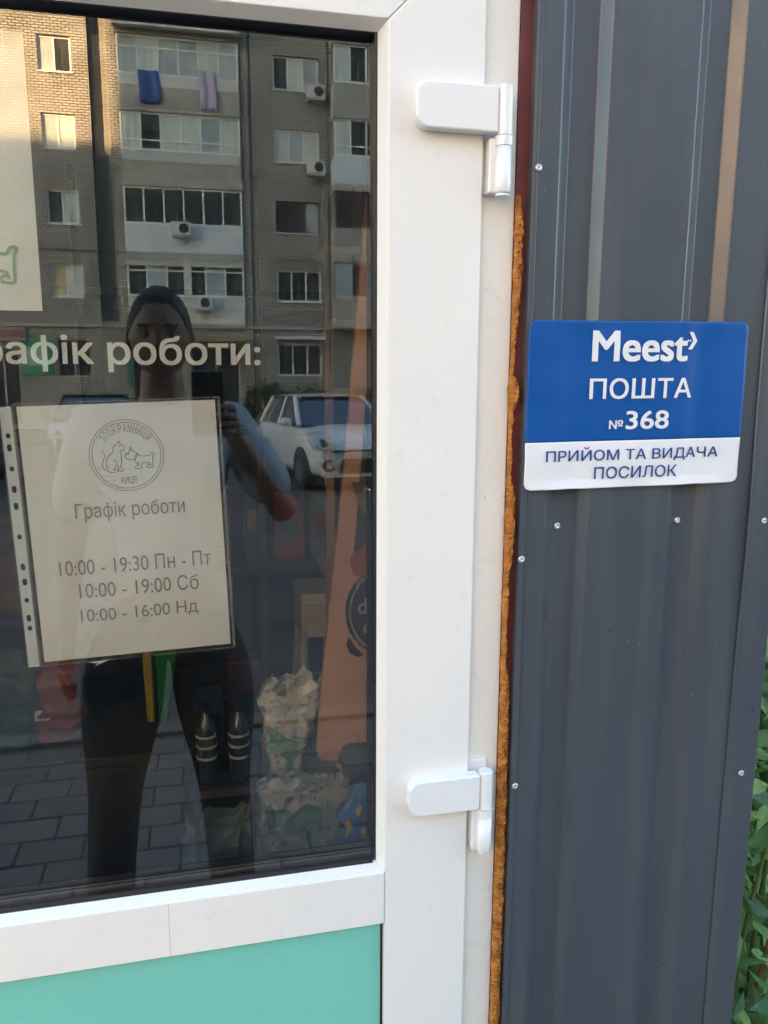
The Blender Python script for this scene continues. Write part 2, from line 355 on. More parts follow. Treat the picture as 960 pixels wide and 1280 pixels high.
mb.box(GX0-.004, GX0+.0045, .0172, .045, GZ0-.004, GZ1+.004); mb.box(GX1-.0028, GX1+.004, .0172, .045, GZ0-.004, GZ1+.004)
mb.box(GX0+.0045, GX1-.0045, .0174, .045, GZ1-.0010, GZ1+.004); mb.box(GX0+.0045, GX1-.0045, .0135, .0225, GZ0-.004, GZ0+.0040)
mb.build('gasket', RUB, door, bevel=.0008)
mb = MB(); mb.box(GX0+.005, GX1-.005, .0262, .041, GZ0-.004, GZ0+.0135); mb.build('spacer_bar', ALU, door)
mb = MB(); mb.box(GX0+.005, GX1-.005, .0258, .0262, GZ0+.0100, GZ0+.0113); mb.box(GX0+.005, GX1-.005, .0258, .0262, GZ0+.0135, GZ0+.0165); mb.build('sealant_line', RUB, door)
mb = MB()
for i in range(300): mb.box(GX0+.008+i*.0025, GX0+.0091+i*.0025, .0259, .0262, GZ0+.0065, GZ0+.0076)
o = mb.build('spacer_holes', WFR, door); o['kind'] = 'stuff'
ring(GX0-.02, GX1+.02, GZ0-.02, GZ1+.02, .024, .042, .058).build('inner_bead', RUB, door)
def pane(name, y, tx, tz, m):                   # tx, tz: lean back at the top, turn to the side (radians)
    zc, xc = (GZ0+GZ1)/2, (GX0+GX1)/2
    def P(x, z, o): return (x, y+o+(z-zc)*tx+(x-xc)*tz, z)
    mb = MB(); x0, x1, z0, z1 = GX0-.002, GX1+.002, GZ0+.0008, GZ1+.002
    mb.add([P(x0, z0, 0), P(x1, z0, 0), P(x1, z1, 0), P(x0, z1, 0)], [(0, 1, 2, 3)])
    return mb.build(name, m, door)
TILT = .0157
pane('glass_pane', .0245, TILT, 0, GLASS)       # the sealed unit sits leaning back a little in its rebate
pane('glass_pane', .0445, TILT+.004, .0045, GLASS2)
MB().box(GX0-BV+.0005, GX1+.0045, .0075, .05, .15, .7595).build('lower_panel', TURQ, door, bevel=.001)
MB().box(GX1+.004, GX1+.0093, .012, .05, .15, .758).build('panel_gasket', RUB, door)
# door handle on the far (left) stile
h = MB(); h.box(-.625, -.59, -.008, .0, 1.0, 1.22); h.cyl((-.607, -.008, 1.12), (-.607, -.05, 1.12), .009); h.cyl((-.607, -.05, 1.12), (-.49, -.05, 1.12), .009)
h.build('handle', HINGE, door, bevel=.002)

jamb = thing('door_frame', 'cream white fixed frame beside the door, next to the grey steel wall', 'door frame')
MB().box(.3375, .3815, .012, .07, .0, 2.1).build('jamb', PVC2, jamb, bevel=.0015)
MB().box(-.705, -.657, .012, .07, .0, 2.1).build('jamb', PVC2, jamb, bevel=.0015)
MB().box(-.657, .3375, .0124, .07, 2.0, 2.1).build('head', PVC2, jamb, bevel=.0015)
MB().box(-.7, .38, .012, .08, 0.0, .028).build('threshold', ALU, jamb, bevel=.0015)

def hinge(zt, label):
    # leaf plate on the sash, two-part barrel on the jamb; zt = top of the plate
    hr = bpy.data.objects.new('hinge', None); COL.objects.link(hr); hr.parent = door
    pts = []; r = .016; x0, x1, z0, z1 = .2505, .3475, zt-.0495, zt
    for cx_, cz_, a0 in ((x0+r, z1-r, 90), (x0+r, z0+r, 180)):
        for k in range(7): a = R(a0+k*15); pts.append((cx_+r*math.cos(a), cz_+r*math.sin(a)))
    pts += [(x1, z0), (x1, z1)]
    MB().prism(pts, (-.0165, .001)).build('leaf', HINGE, hr, bevel=.0022, seg=3)
    bx, by = .3575, -.0085; rr = .0098
    MB().cyl((bx, by, zt-.051), (bx, by, zt+.0015), rr, n=28).build('barrel', HINGE, hr, bevel=.0008)
    MB().cyl((bx, by, zt-.0625), (bx, by, zt-.052), rr+.0008, n=28).build('collar', HINGE, hr, bevel=.0008)
    MB().lathe([(rr*.9, zt-.1145), (rr, zt-.1125), (rr, zt-.063)], (bx, by, 0), 28).build('barrel', HINGE, hr)
    MB().cyl((bx, by, zt-.117), (bx, by, zt-.1143), rr*.83, n=24).build('end_cap', HINGE, hr, bevel=.0006)
    MB().box(.3405, .3575, by, .0115, zt-.114, zt-.054).build('bracket', HINGE, hr, bevel=.002)
    MB().box(.3385, .3655, .0095, .0128, zt-.112, zt+.010).build('base_plate', HINGE, hr, bevel=.001)
    MB().cyl((bx, by, zt+.0015), (bx, by, zt+.0026), rr*.86, n=24).build('end_cap', HINGE, hr, bevel=.0005)
    return hr
hinge(1.8125, 'upper'); hinge(.9665, 'lower')

# ---- steel wall of the kiosk
wall = thing('metal_wall', 'dark grey ribbed steel cladding of the kiosk to the right of the door', 'wall')
prof = [(.3985, -.002), (.431, -.002), (.447, .010), (.4815, .010), (.492, -.002), (.609, -.002), (.626, .010), (.6545, .010), (.671, -.002), (.739, -.002)]
def fillet(pr, r=.0017, k=4):
    out = [pr[0]]
    for i in range(1, len(pr)-1):
        p, a, b = Vector(pr[i]), Vector(pr[i-1]), Vector(pr[i+1]); u = (a-p).normalized(); v = (b-p).normalized()
        out.append(tuple(p+u*(r+.0011)))
        for t in range(k+1):
            t /= k; out.append(tuple(((p+u*r)*(1-t)*(1-t)+p*2*t*(1-t)+(p+v*r)*t*t)))
        out.append(tuple(p+v*(r+.0011)))
    return out+[pr[-1]]
prof = [prof[0], (prof[0][0]+.0012, prof[0][1])]+prof[1:-1]+[(prof[-1][0]-.0012, prof[-1][1]), prof[-1]]
fp = fillet(prof)
ds = [0]
for a, b in zip(fp, fp[1:]): ds.append(ds[-1]+math.hypot(b[0]-a[0], b[1]-a[1]))
mb = MB(); NZ = 60; vs = []
for j in range(NZ+1):
    z = .05+j*(2.6-.05)/NZ
    for x, y in fp:
        wv = .0009*noise.noise(Vector((x*7, z*2.3, 3)))+.0004*noise.noise(Vector((x*22, z*6, 9)))
        vs.append((x, y+wv, z))
n_ = len(fp); mb.add(vs, [(j*n_+i, j*n_+i+1, (j+1)*n_+i+1, (j+1)*n_+i) for j in range(NZ) for i in range(n_-1)], 0, True)
o = mb.build('ribbed_sheet', STEEL, wall, fix=False)
# the folded edge strip along the left side of the sheet
MB().box(.3975, .4035, -.0045, -.0028, .05, 2.6).build('folded_edge', STEEL, wall, bevel=.0007)
MB().box(.3960, .3985, -.0042, .010, .05, 2.6).build('edge_return', STEEL, wall, bevel=.0006)
# corner trim, slightly bowed away from the sheet at breast height
mb = MB(); vs = []
for j in range(41):
    z = .03+j*(2.6-.03)/40; g = .004*math.exp(-((z-1.28)/.12)**2)+.0005
    vs += [(.7285, -.0028-g, z), (.7300, -.0048-g, z), (.7440, -.0052-g*.5, z), (.7770, -.0052, z), (.7796, -.0035, z), (.7796, .12, z), (.7780, .12, z)]
mb.add(vs, [(j*7+i, j*7+i+1, (j+1)*7+i+1, (j+1)*7+i) for j in range(40) for i in range(6)], 0, False)
o = mb.build('corner_trim', STEEL, wall, fix=False)
so = o.modifiers.new('t', 'SOLIDIFY'); so.thickness = .0006; so.offset = -1; o.modifiers.new('b', 'BEVEL').width = .0008
MB().box(.7785, .7791, .121, 2.6, .05, 2.6).build('side_sheet', STEEL, wall)
MB().box(-.705, .779, -.006, .02, 2.1, 2.6).build('fascia_sheet', STEEL, wall)
MB().box(-3.0, -.706, -.004, .02, .03, 2.6).build('left_sheet', STEEL, wall)
MB().box(-3.02, .85, -.12, 2.7, 2.6, 2.68).build('roof', STEEL, wall, bevel=.005)
for x, z in ((.4032, 1.7301), (.4534, 1.2943), (.6294, 1.2946), (.7537, 1.2918), (.3992, 1.2555), (.4015, .9391), (.7541, .9164), (.4534, .35), (.6294, .35)):
    y = -.0048 if x < .42 else (.0094 if x in (.4534, .6294) else -.0056)
    mb = MB(); mb.lathe([(.0044, 0), (.0047, .0007), (.0037, .0021), (.0020, .0026), (.0016, .0014)], (x, y, z), 14, axis='y')
    mb.lathe([(.0014, .0010), (.0011, .0011)], (x, y, z), 8, mi=1, axis='y')
    mb.build('screw', [SCREW, RUB], wall)
# red oxide strip and the foam in the gap
MB().box(.3816, .3965, .008, .03, .0, 2.6).build('steel_strip', OXIDE, wall)
foam = MB()
def foam_edges(z):
    # left and right edge of the foam at height z
    nz = noise.noise(Vector((z*40, 1, 0)))*.0026+noise.noise(Vector((z*150, 5, 0)))*.0016+abs(noise.noise(Vector((z*330, 8, 0))))*.0014
    l = .3818-.0012+noise.noise(Vector((z*60, 11, 0)))*.0014+noise.noise(Vector((z*240, 14, 0)))*.0011
    keys = [(0.0, .3950), (.50, .3940), (.75, .3955), (.98, .3950), (1.08, .3925), (1.12, .3868), (1.18, .3860), (1.235, .3870), (1.25, .3912), (1.30, .3928), (1.335, .3915), (1.36, .3856), (1.40, .3840), (1.44, .3846), (1.455, .3915), (1.475, .3920), (1.49, .3835), (1.52, .3842), (1.57, .3888), (1.62, .3915), (1.66, .3915), (1.69, .3880), (1.705, .3820)]
    r = keys[-1][1]
    for (a, ra), (b, rb) in zip(keys, keys[1:]):
        if a <= z < b: r = ra+(rb-ra)*(z-a)/(b-a)
    bulge = .0035*max(0, math.exp(-((z-1.465)/.02)**2)+.6*math.exp(-((z-1.29)/.03)**2)+.5*math.exp(-((z-1.19)/.012)**2))
    return l-bulge*.7, r+nz, bulge
NZF, NW = 1100, 12; vs = []
for j in range(NZF+1):
    z = .05+j*(1.70-.05)/NZF; l, r, bl = foam_edges(z)
    r = max(r, l+.0008)
    for i in range(NW+1):
        t = i/NW; x = l+(r-l)*t
        lump = .0042*noise.noise(Vector((x*130, z*75, 2)))+.0026*(1-2*abs(noise.noise(Vector((x*420, z*240, 7)))))+.0012*noise.noise(Vector((x*900, z*700, 3)))
        e = math.sin(math.pi*min(max(t, 0), 1))**.5
        y = .0082-(.0072+lump+bl)*e if l > .2 else 0
        if x < .3816: y = min(y, .0115)-.0
        vs.append((x, y, z))
foam.add(vs, [(j*(NW+1)+i, j*(NW+1)+i+1, (j+1)*(NW+1)+i+1, (j+1)*(NW+1)+i) for j in range(NZF) for i in range(NW)], 0, True)
foam.build('foam_sealant', FOAM, wall)
for k in range(46):                              # torn crumbs of foam
    z = random.choice([random.gauss(1.46, .03), random.gauss(1.2, .05), random.gauss(1.3, .06), random.uniform(.6, 1.6)]); x = .3815+random.uniform(-.003, .006); r = random.uniform(.0008, .0026)
    mb = MB(); ph = [Vector((random.gauss(0, 1), random.gauss(0, 1), random.gauss(0, 1))).normalized() for _ in range(12)]
    bm = bmesh.new()
    for p in ph: bm.verts.new((x+p.x*r, .006+p.y*r, z+p.z*r*1.6))
    bmesh.ops.convex_hull(bm, input=bm.verts); me = bpy.data.meshes.new('foam_crumb'); bm.to_mesh(me); bm.free(); me.materials.append(FOAM)
    c = bpy.data.objects.new('foam_crumb', me); COL.objects.link(c); c.parent = wall

# ---- blue and white sticker across the ribs
stk = thing('wall_sticker', 'blue and white parcel post sticker with number 368 on the grey steel wall', 'sticker')
ang = R(.5); O = Vector((.3985, 0, 1.3445)); SW, SH = .3075, .2105
def stick(u, v, off=0):
    x = O.x+u*math.cos(ang)-v*math.sin(ang)*.35+ (v/SH)*.0; z = O.z+v+u*math.sin(ang)*.9
    y = -.0058
    for a, b in ((.434, .492), (.613, .669)):
        if a < x < b: y += .0026*math.sin(math.pi*(x-a)/(b-a))**2
    y += .0022*noise.noise(Vector((x*15, z*10, 1)))*(.4+.6*(v/SH))+.0010*noise.noise(Vector((x*6, z*30, 4)))
    if v > SH-.03: y += -.0016*((v-SH+.03)/.03)*math.sin((u-.04)*60)*(1 if .03 < u < .2 else .2)
    if v < .012: y -= .0022*(1-v/.012)*abs(math.sin(u*21))
    return (x, y-off, z)
def rr_grid(u0, u1, v0, v1, rads, fn, mb, mi, nu=60, nv=30):
    # rounded rectangle: squeeze rows near rounded corners
    def f(a, b):
        v = v0+(v1-v0)*b; l = r_ = 0
        rb, rt = rads
        if rt and v > v1-rt: l = rt-math.sqrt(max(0, rt*rt-(v-(v1-rt))**2))
        if rb and v < v0+rb: l = rb-math.sqrt(max(0, rb*rb-((v0+rb)-v)**2))
        return fn(u0+l+(u1-u0-2*l)*a, v)
    mb.grid(f, nu, nv, mi)
BV0 = .0605
mb = MB(); rr_grid(0, SW, BV0, SH, (0, .009), stick, mb, 0, 80, 60); rr_grid(0, SW, 0, BV0, (.009, 0), stick, mb, 1, 80, 40)
o = mb.build('sticker_sheet', [BLUE, STWHITE], stk, fix=False)
so = o.modifiers.new('t', 'SOLIDIFY'); so.thickness = .00014; so.offset = 0
sf = lambda u, v: stick(u, v, .0011)
def L(name, mats, *args):
    mb = MB()
    for a in args: text(mb, *a[:5], sf, bold=a[5], shear=a[6] if len(a) > 6 else 0, fine=.006)
    return mb.build(name, mats, stk)
L('lettering', STWHITE, ('Meest', .0855, .2200, .1600, .1990, .040, .0))
mb = MB()
for cu in (0.,):
    mb.add([sf(*p) for p in ((.2200, .1975), (.2265, .1975), (.2340, .1865), (.2265, .1755), (.2200, .1755), (.2275, .1865))], [(0, 1, 2, 5), (5, 2, 3, 4)])
for p in ((.2195, .1865), (.2232, .1865)): mb.add([sf(p[0]+.0014*math.cos(a*math.pi/4), p[1]+.0014*math.sin(a*math.pi/4)) for a in range(8)], [tuple(range(8))])
mb.build('arrow_mark', STWHITE, stk)
L('lettering', STWHITE, ('ПОШТА', .0840, .2290, .1135, .1400, .026))
L('lettering', STWHITE, ('№', .1135, .1330, .0755, .0870, .03), ('368', .1370, .1980, .0745, .0985, .034))
L('lettering', STINK, ('ПРИЙОМ ТА ВИДАЧА', .0280, .2745, .0330, .0535, .015))
L('lettering', STINK, ('ПОСИЛОК', .0960, .2145, .0115, .0275, .015))

# ================================================================ ON THE GLASS, INSIDE
PY = .056
def flatfn(ox, oz, a, y, off=0, wob=0):
    def fn(u, v):
        x = ox+u*math.cos(a)-v*math.sin(a); z = oz+u*math.sin(a)+v*math.cos(a)
        return (x, y-off+(wob*noise.noise(Vector((x*16, z*11, 2))) if wob else 0), z)
    return fn
# big vinyl words
mb = MB()
text(mb, 'Графік', -.262, -.1140, 1.4915, 1.5335, flatfn(0, 0, 0, PY-.003), bold=.024)
vw = thing('window_lettering', 'large white words about working hours stuck on the door glass above the notice', 'lettering')
mb.build('word', WHITE, vw)
mb = MB(); text(mb, 'роботи:', -.0985, .0770, 1.4908, 1.5335, flatfn(0, 0, 0, PY-.003), bold=.024); mb.build('word', WHITE, vw)

CATS = [[(205,432),(232,465),(238,490),(225,530),(206,575),(208,610),(228,640),(258,655),(285,668),(340,668),(370,664)],
        [(262,640),(250,600),(248,560),(262,515),(300,475),(328,450),(336,405),(360,382),(385,360),(402,342),(412,368),(438,392),(455,410),(450,436),(412,446),(406,468),(416,505),(412,560),(403,600),(402,632),(424,650),(418,663),(382,660),(374,640),(374,598)],
        [(320,540),(345,552),(355,590),(342,622),(318,642),(360,642),(366,660)], [(300, 478), (262, 515)]]
DOGS = [[(452,512),(458,492),(478,488),(500,480)], [(470,475),(500,466),(508,430),(522,412),(534,428),(540,452),(572,468),(600,490),(622,510),(680,511),(718,508),(734,486),(755,479),(766,492),(752,515),(749,560),(748,600),(744,635),(716,638),(682,632),(692,612),(716,600),(700,588),(640,586),(624,600),(620,640),(580,643),(552,636),(562,618),(585,610),(566,575),(553,548),(530,542),(500,541),(466,530),(454,512),(458,488),(470,475)],
        [(600,490),(555,546)], [(585,482),(545,536)], [(592,610),(598,590),(578,568)], [(716,600),(722,622)], [(520, 430), (524, 455)]]
def logo(mb, fn, cx_, cv, s, wd, mi_cat, mi_dog, cat=True):
    conv = lambda p: (cx_+(p[0]-473)/400*s, cv-(p[1]-497)/378*s)
    if cat:
        for pl in CATS: mb.ribbon(smooth([conv(p) for p in pl]), wd, fn, mi_cat)
        mb.ribbon([conv((403+4*math.cos(a), 396+4*math.sin(a))) for a in (0, 1.6, 3.1, 4.7)], wd, fn, mi_cat, True)
    for pl in DOGS: mb.ribbon(smooth([conv(p) for p in pl]), wd, fn, mi_dog)

# A4 notice in a punched pocket
note = thing('hours_notice', 'white paper notice of opening hours in a clear punched pocket on the door glass', 'notice')
na = R(1.75); NX, NZ0 = -.1925, 1.5-.3575
nf0 = flatfn(NX, NZ0, na, PY, 0, .0010); PW, PH = .2235, .3095
MB().grid(lambda a, b: nf0(a*PW, b*PH), 40, 50).build('paper', PAPER, note)
nf = flatfn(NX, NZ0, na, PY, .0012, .0010)
# pocket film round the sheet
POCK = bpy.data.materials.new('clear_film'); POCK.use_nodes = True
pn = POCK.node_tree.nodes; pl_ = POCK.node_tree.links; pb = pn['Principled BSDF']; pb.inputs['Base Color'].default_value = (.8, .83, .82, 1); pb.inputs['Roughness'].default_value = .3; pb.inputs['Alpha'].default_value = .05
t = pn.new('ShaderNodeTexNoise'); t.inputs['Scale'].default_value = 22; t.inputs['Detail'].default_value = 6; tc = pn.new('ShaderNodeTexCoord'); pl_.new(tc.outputs['Object'], t.inputs['Vector'])
bp = pn.new('ShaderNodeBump'); bp.inputs['Strength'].default_value = .12; bp.inputs['Distance'].default_value = .01; pl_.new(t.outputs['Fac'], bp.inputs['Height']); pl_.new(bp.outputs[0], pb.inputs['Normal'])
t2 = pn.new('ShaderNodeTexNoise'); t2.inputs['Scale'].default_value = 30; t2.inputs['Detail'].default_value = 3; t2.inputs['Distortion'].default_value = 1.2
mp2 = pn.new('ShaderNodeMapping'); mp2.inputs['Scale'].default_value = (.6, 1, 1.4); mp2.inputs['Rotation'].default_value = (0, .5, 0); pl_.new(tc.outputs['Object'], mp2.inputs[0]); pl_.new(mp2.outputs[0], t2.inputs['Vector'])
def mth(op, a, b_=None, c_=None):
    q = pn.new('ShaderNodeMath'); q.operation = op
    for i, x_ in enumerate((a, b_)):
        if x_ is None: continue
        if isinstance(x_, (int, float)): q.inputs[i].default_value = x_
        else: pl_.new(x_, q.inputs[i])
    return q.outputs[0]
rid = mth('ABSOLUTE', mth('SUBTRACT', t2.outputs['Fac'], .5))          # crease glints painted into the film's alpha as thin noise ridges
glint = pn.new('ShaderNodeMapRange'); glint.inputs[1].default_value = 0; glint.inputs[2].default_value = .022; glint.inputs[3].default_value = 1; glint.inputs[4].default_value = 0; pl_.new(rid, glint.inputs[0])
t3 = pn.new('ShaderNodeTexNoise'); t3.inputs['Scale'].default_value = 11; pl_.new(tc.outputs['Object'], t3.inputs['Vector'])
ms3 = pn.new('ShaderNodeMapRange'); ms3.inputs[1].default_value = .5; ms3.inputs[2].default_value = .68; pl_.new(t3.outputs['Fac'], ms3.inputs[0])
pl_.new(mth('ADD', mth('MULTIPLY', mth('MULTIPLY', glint.outputs[0], ms3.outputs[0]), .22), .03), pb.inputs['Alpha'])
pb.inputs['Base Color'].default_value = (.9, .92, .92, 1)
pf = flatfn(NX, NZ0, na, PY, .0022, .0010)
MB().grid(lambda a, b: pf(-.004+a*(PW+.0085), -.0035+b*(PH+.0075)), 40, 50).build('clear_pocket', POCK, note)
STRIP = mat('frosted_strip', (.74, .86, .92), .4)
EDGE = mat('weld_seam', (.24, .24, .23), .5, var=.5, vscale=900)
sw = .0125
def strip_x(b): return -.0155+(1-b)*.0010*0
holes = [(.277, 0), (.263, 1), (.2385, 0), (.2145, 1), (.1945, 1), (.158, 0), (.1215, 1), (.103, 1), (.0805, 0), (.058, 1), (.0455, 0)]
MB().grid(lambda a, b: pf(-.0180+a*sw, -.004+b*(PH+.0045)), 4, 50).build('punched_strip', STRIP, note)
mb = MB(); pf2 = flatfn(NX, NZ0, na, PY, .0030, .0010)
for hv, ln in holes:
    r = .0026; e = .0026 if ln else 0
    pts = [(-.0115+r*math.cos(a), hv+(e/2 if math.sin(a) > 0 else -e/2)+r*1.15*math.sin(a)) for a in [2*math.pi*k/16 for k in range(16)]]
    h_ = MB(); h_.add([pf2(*p) for p in pts], [tuple(range(16))]); h_.build('punched_hole', RUB, note)
mb = MB(); mb.ribbon([(-.0045, -.004), (-.0040, PH)], .0022, pf2); mb.ribbon([(-.0186, -.004), (-.0186, PH)], .0008, pf2)
mb.ribbon([(-.004, -.004), (PW+.0045, -.004)], .0012, pf2); mb.ribbon([(PW+.0042, -.004), (PW+.0042, PH+.004)], .0032, pf2); mb.ribbon([(-.004, PH+.003), (PW+.004, PH+.003)], .0012, pf2)
mb.build('welded_edge', EDGE, note)
# torn clear flap below
mb = MB(); mb.add([pf2(.075, -.004), pf2(.055, -.012), pf2(.062, -.0075), pf2(.05, -.005)], [(0, 1, 2), (0, 2, 3)]); mb.build('torn_flap', STRIP, note)
# print: measured in the sheet's own frame (u right, v up)
mb = MB(); LC = (.1165, .2475); RAD = .0425
for r in (RAD, RAD*.925): mb.ribbon([(LC[0]+r*math.cos(2*math.pi*k/64), LC[1]+r*math.sin(2*math.pi*k/64)) for k in range(64)], .0008, nf, 0, True)
logo(mb, nf, LC[0], LC[1], RAD, .0008, 1, 2)
def arc_text(mb, s, c, r, a0, a1, hgt, wd, fn, mi):
    n = len(s)
    for i, ch in enumerate(s):
        a = R(a0+(a1-a0)*i/(n-1)); ox, oy = c[0]+r*math.cos(a), c[1]+r*math.sin(a); ro = a-math.pi/2
        f = lambda u, v, ox=ox, oy=oy, ro=ro: fn(ox+u*math.cos(ro)-v*math.sin(ro), oy+u*math.sin(ro)+v*math.cos(ro))
        text(mb, ch, -wd/2, wd/2, 0, hgt, f, bold=-.012, mi=mi)
arc_text(mb, 'ЗООКРАМНИЦЯ', LC, RAD*.66, 141, 39, .0095, .0042, nf, 0)
text(mb, 'КИЦЯ', LC[0]-.0085, LC[0]+.0090, LC[1]-RAD*.83, LC[1]-RAD*.60, nf, bold=-.012)
mb.build('logo', [INKG, INKP, INKGR], note)
mb = MB(); text(mb, 'Графік роботи', .0520, .1790, .1695, .1930, nf, bold=-.008); mb.build('lettering', INKG, note)
for s, a, b, v in (('10:00 - 19:30 Пн - Пт', .0280, .2060, .1055), ('10:00 - 19:00 Сб', .0480, .1890, .0760), ('10:00 - 16:00 Нд', .0470, .1860, .0430)):
    mb = MB(); text(mb, s, a, b, v, v+.0195, nf, bold=-.009); mb.build('lettering', INKG, note)

# poster top left
poster = thing('poster', 'white poster with a pale green dog outline, in the upper left of the door glass', 'poster')
qf = flatfn(-.1663, 1.5592, R(0), PY, 0, .0006)
MB().grid(lambda a, b: qf(-.34+a*.34, b*.29), 20, 20).build('paper', PAPER, poster)
mb = MB(); k_ = .0365/153; fn2 = flatfn(0, 0, 0, PY, .0012)
logo(mb, fn2, -.1885-(757-473)*k_, 1.6265-(497-485)*k_, 400*k_*.97, .0034, 0, 0, cat=False)
PG = mat('pale_green_ink', (.28, .50, .38), .8); mb.build('dog_outline', PG, poster)

# ================================================================ INSIDE THE SHOP
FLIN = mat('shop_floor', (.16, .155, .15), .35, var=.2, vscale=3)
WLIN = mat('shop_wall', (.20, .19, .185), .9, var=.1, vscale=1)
struct(MB().box(-2.9, .775, .08, 2.6, .0, .04), 'shop_floor', FLIN)
struct(MB().box(-2.9, .775, 2.6, 2.66, .0, 2.6), 'shop_back_wall', WLIN)
struct(MB().box(-2.96, -2.9, .03, 2.66, .0, 2.6), 'shop_side_wall', WLIN)
struct(MB().box(.715, .776, .03, 2.6, .0, 2.6), 'shop_side_wall', WLIN)
struct(MB().box(-2.9, .715, .03, 2.6, 2.5, 2.56), 'shop_ceiling', WLIN)
struct(MB().box(.384, .715, .03, .07, .0, 2.5), 'shop_front_wall', WLIN)
struct(MB().box(-2.9, -.706, .03, .07, .0, 2.5), 'shop_front_wall', WLIN)
struct(MB().box(-.706, .384, .03, .07, 2.1, 2.5), 'shop_front_wall', WLIN)

WOODP = mat('pinkish_plywood', (.62, .36, .27), .7, var=.1, vscale=8, stretch=(1, 1, .2))
bd = thing('display_board', 'pinkish plywood display board with a round dark dog logo behind the glass', 'board')
ob = [(.2700, 1.76), (.2345, 1.36), (.1914, .967), (.1812, .842), (.1835, .829), (.1905, .822), (.2190, .818), (.2205, .832), (.2260, .844), (.2350, .849), (.31, .846), (.42, .86), (.42, 1.02)]
cr, ccx, ccz = .0860, .318, 1.088
arc = [(ccx+cr*math.cos(R(a)), ccz+cr*math.sin(R(a))) for a in range(300, 120, -12)]
ob2 = ob+arc+[(.2465, 1.185), (.2800, 1.5937), (.3000, 1.76)]
# the outline turns inwards round the disc; triangulated so that it may be concave
bm = bmesh.new(); f_ = [bm.verts.new((x, .345, z)) for x, z in ob2]; fc = bm.faces.new(f_)
ex = bmesh.ops.extrude_face_region(bm, geom=[fc]); bmesh.ops.translate(bm, verts=[v for v in ex['geom'] if isinstance(v, bmesh.types.BMVert)], vec=(0, .015, 0))
bmesh.ops.triangulate(bm, faces=bm.faces); bmesh.ops.recalc_face_normals(bm, faces=bm.faces)
me = bpy.data.meshes.new('panel'); bm.to_mesh(me); bm.free(); me.materials.append(WOODP); o = bpy.data.objects.new('panel', me); COL.objects.link(o); o.parent = bd
DISC = mat('dark_disc', (.03, .03, .035), .5)
MB().cyl((ccx, .341, ccz), (ccx, .351, ccz), .0770, n=48).build('logo_disc', DISC, bd)
mb = MB(); rgf = lambda u, v: (u, .3395, v)
mb.ribbon([(ccx+.0790*math.cos(2*math.pi*k/64), ccz+.0790*math.sin(2*math.pi*k/64)) for k in range(64)], .0035, rgf, 0, True)
GREYL = mat('grey_print', (.38, .36, .34), .7)
text(mb, 'dog', .2530, .305, 1.075, 1.113, rgf, bold=.02); text(mb, 'cat', .262, .312, 1.048, 1.070, rgf, bold=.02)
mb.build('logo_print', GREYL, bd)
mb = MB(); mb.prism([(.2375, 1.045), (.2335, 1.030), (.2400, 1.014), (.2550, 1.007), (.2640, 1.010), (.2500, 1.024)], (.3425, .3445)); mb.build('leg_hole', DISC, bd)
PIC = mat('dark_picture', (.075, .07, .07), .6, var=.3, vscale=20)
MB().prism([(.2490, 1.172), (.2840, 1.60), (.40, 1.60), (.40, 1.172)], (.350, .354)).build('picture', PIC, bd)
mb = MB(); mb.add([(.2437+x, .3435, 1.31+z) for x, z in ((0, 0), (.004, -.018), (.012, -.038), (.022, -.052), (.034, -.060), (.040, -.030), (.030, -.012), (.014, .001))], [tuple(range(8))]); mb.build('printed_ear', mat('ear_print', (.22, .17, .15), .7), bd)
mb = MB(); mb.add([(x, .3437, z) for x, z in ((.2405, 1.175), (.2420, 1.187), (.2500, 1.193), (.2600, 1.196), (.2700, 1.212), (.2900, 1.22), (.2900, 1.15), (.2650, 1.150), (.2460, 1.152))], [tuple(range(9))]); mb.build('printed_paw', mat('paw_print', (.34, .13, .08), .7), bd)

WOODR = mat('rack_wood', (.36, .25, .17), .6, var=.2, vscale=9)
rk = thing('cat_climbing_rack', 'pale wooden rack with short shelves and posts standing behind the plywood board', 'rack')
for z in (1.756, 1.595, 1.437, 1.25, 1.0): MB().box(.29, .43, .92, 1.10, z-.008, z+.008).build('shelf', WOODR, rk, bevel=.002)
for x in (.305, .375):
    MB().box(x-.010, x+.010, .94, .965, .04, 1.9).build('post', WOODR, rk, bevel=.002)

sh = thing('goods_shelf', 'dark shelf unit of packaged pet goods deep inside the shop', 'shelf')
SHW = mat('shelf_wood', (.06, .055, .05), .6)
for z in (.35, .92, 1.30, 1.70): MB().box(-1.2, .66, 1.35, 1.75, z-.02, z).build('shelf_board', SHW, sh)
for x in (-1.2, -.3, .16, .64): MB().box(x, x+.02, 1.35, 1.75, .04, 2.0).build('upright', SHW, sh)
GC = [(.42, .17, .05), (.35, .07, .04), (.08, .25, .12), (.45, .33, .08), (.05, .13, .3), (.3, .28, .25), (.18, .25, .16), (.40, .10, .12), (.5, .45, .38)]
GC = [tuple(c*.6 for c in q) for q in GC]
names = ['orange', 'dark red', 'green', 'mustard yellow', 'blue', 'beige', 'olive', 'crimson', 'cream']
ORD = 'first second third fourth fifth sixth seventh eighth ninth tenth eleventh twelfth thirteenth fourteenth fifteenth sixteenth seventeenth eighteenth nineteenth twentieth'.split()
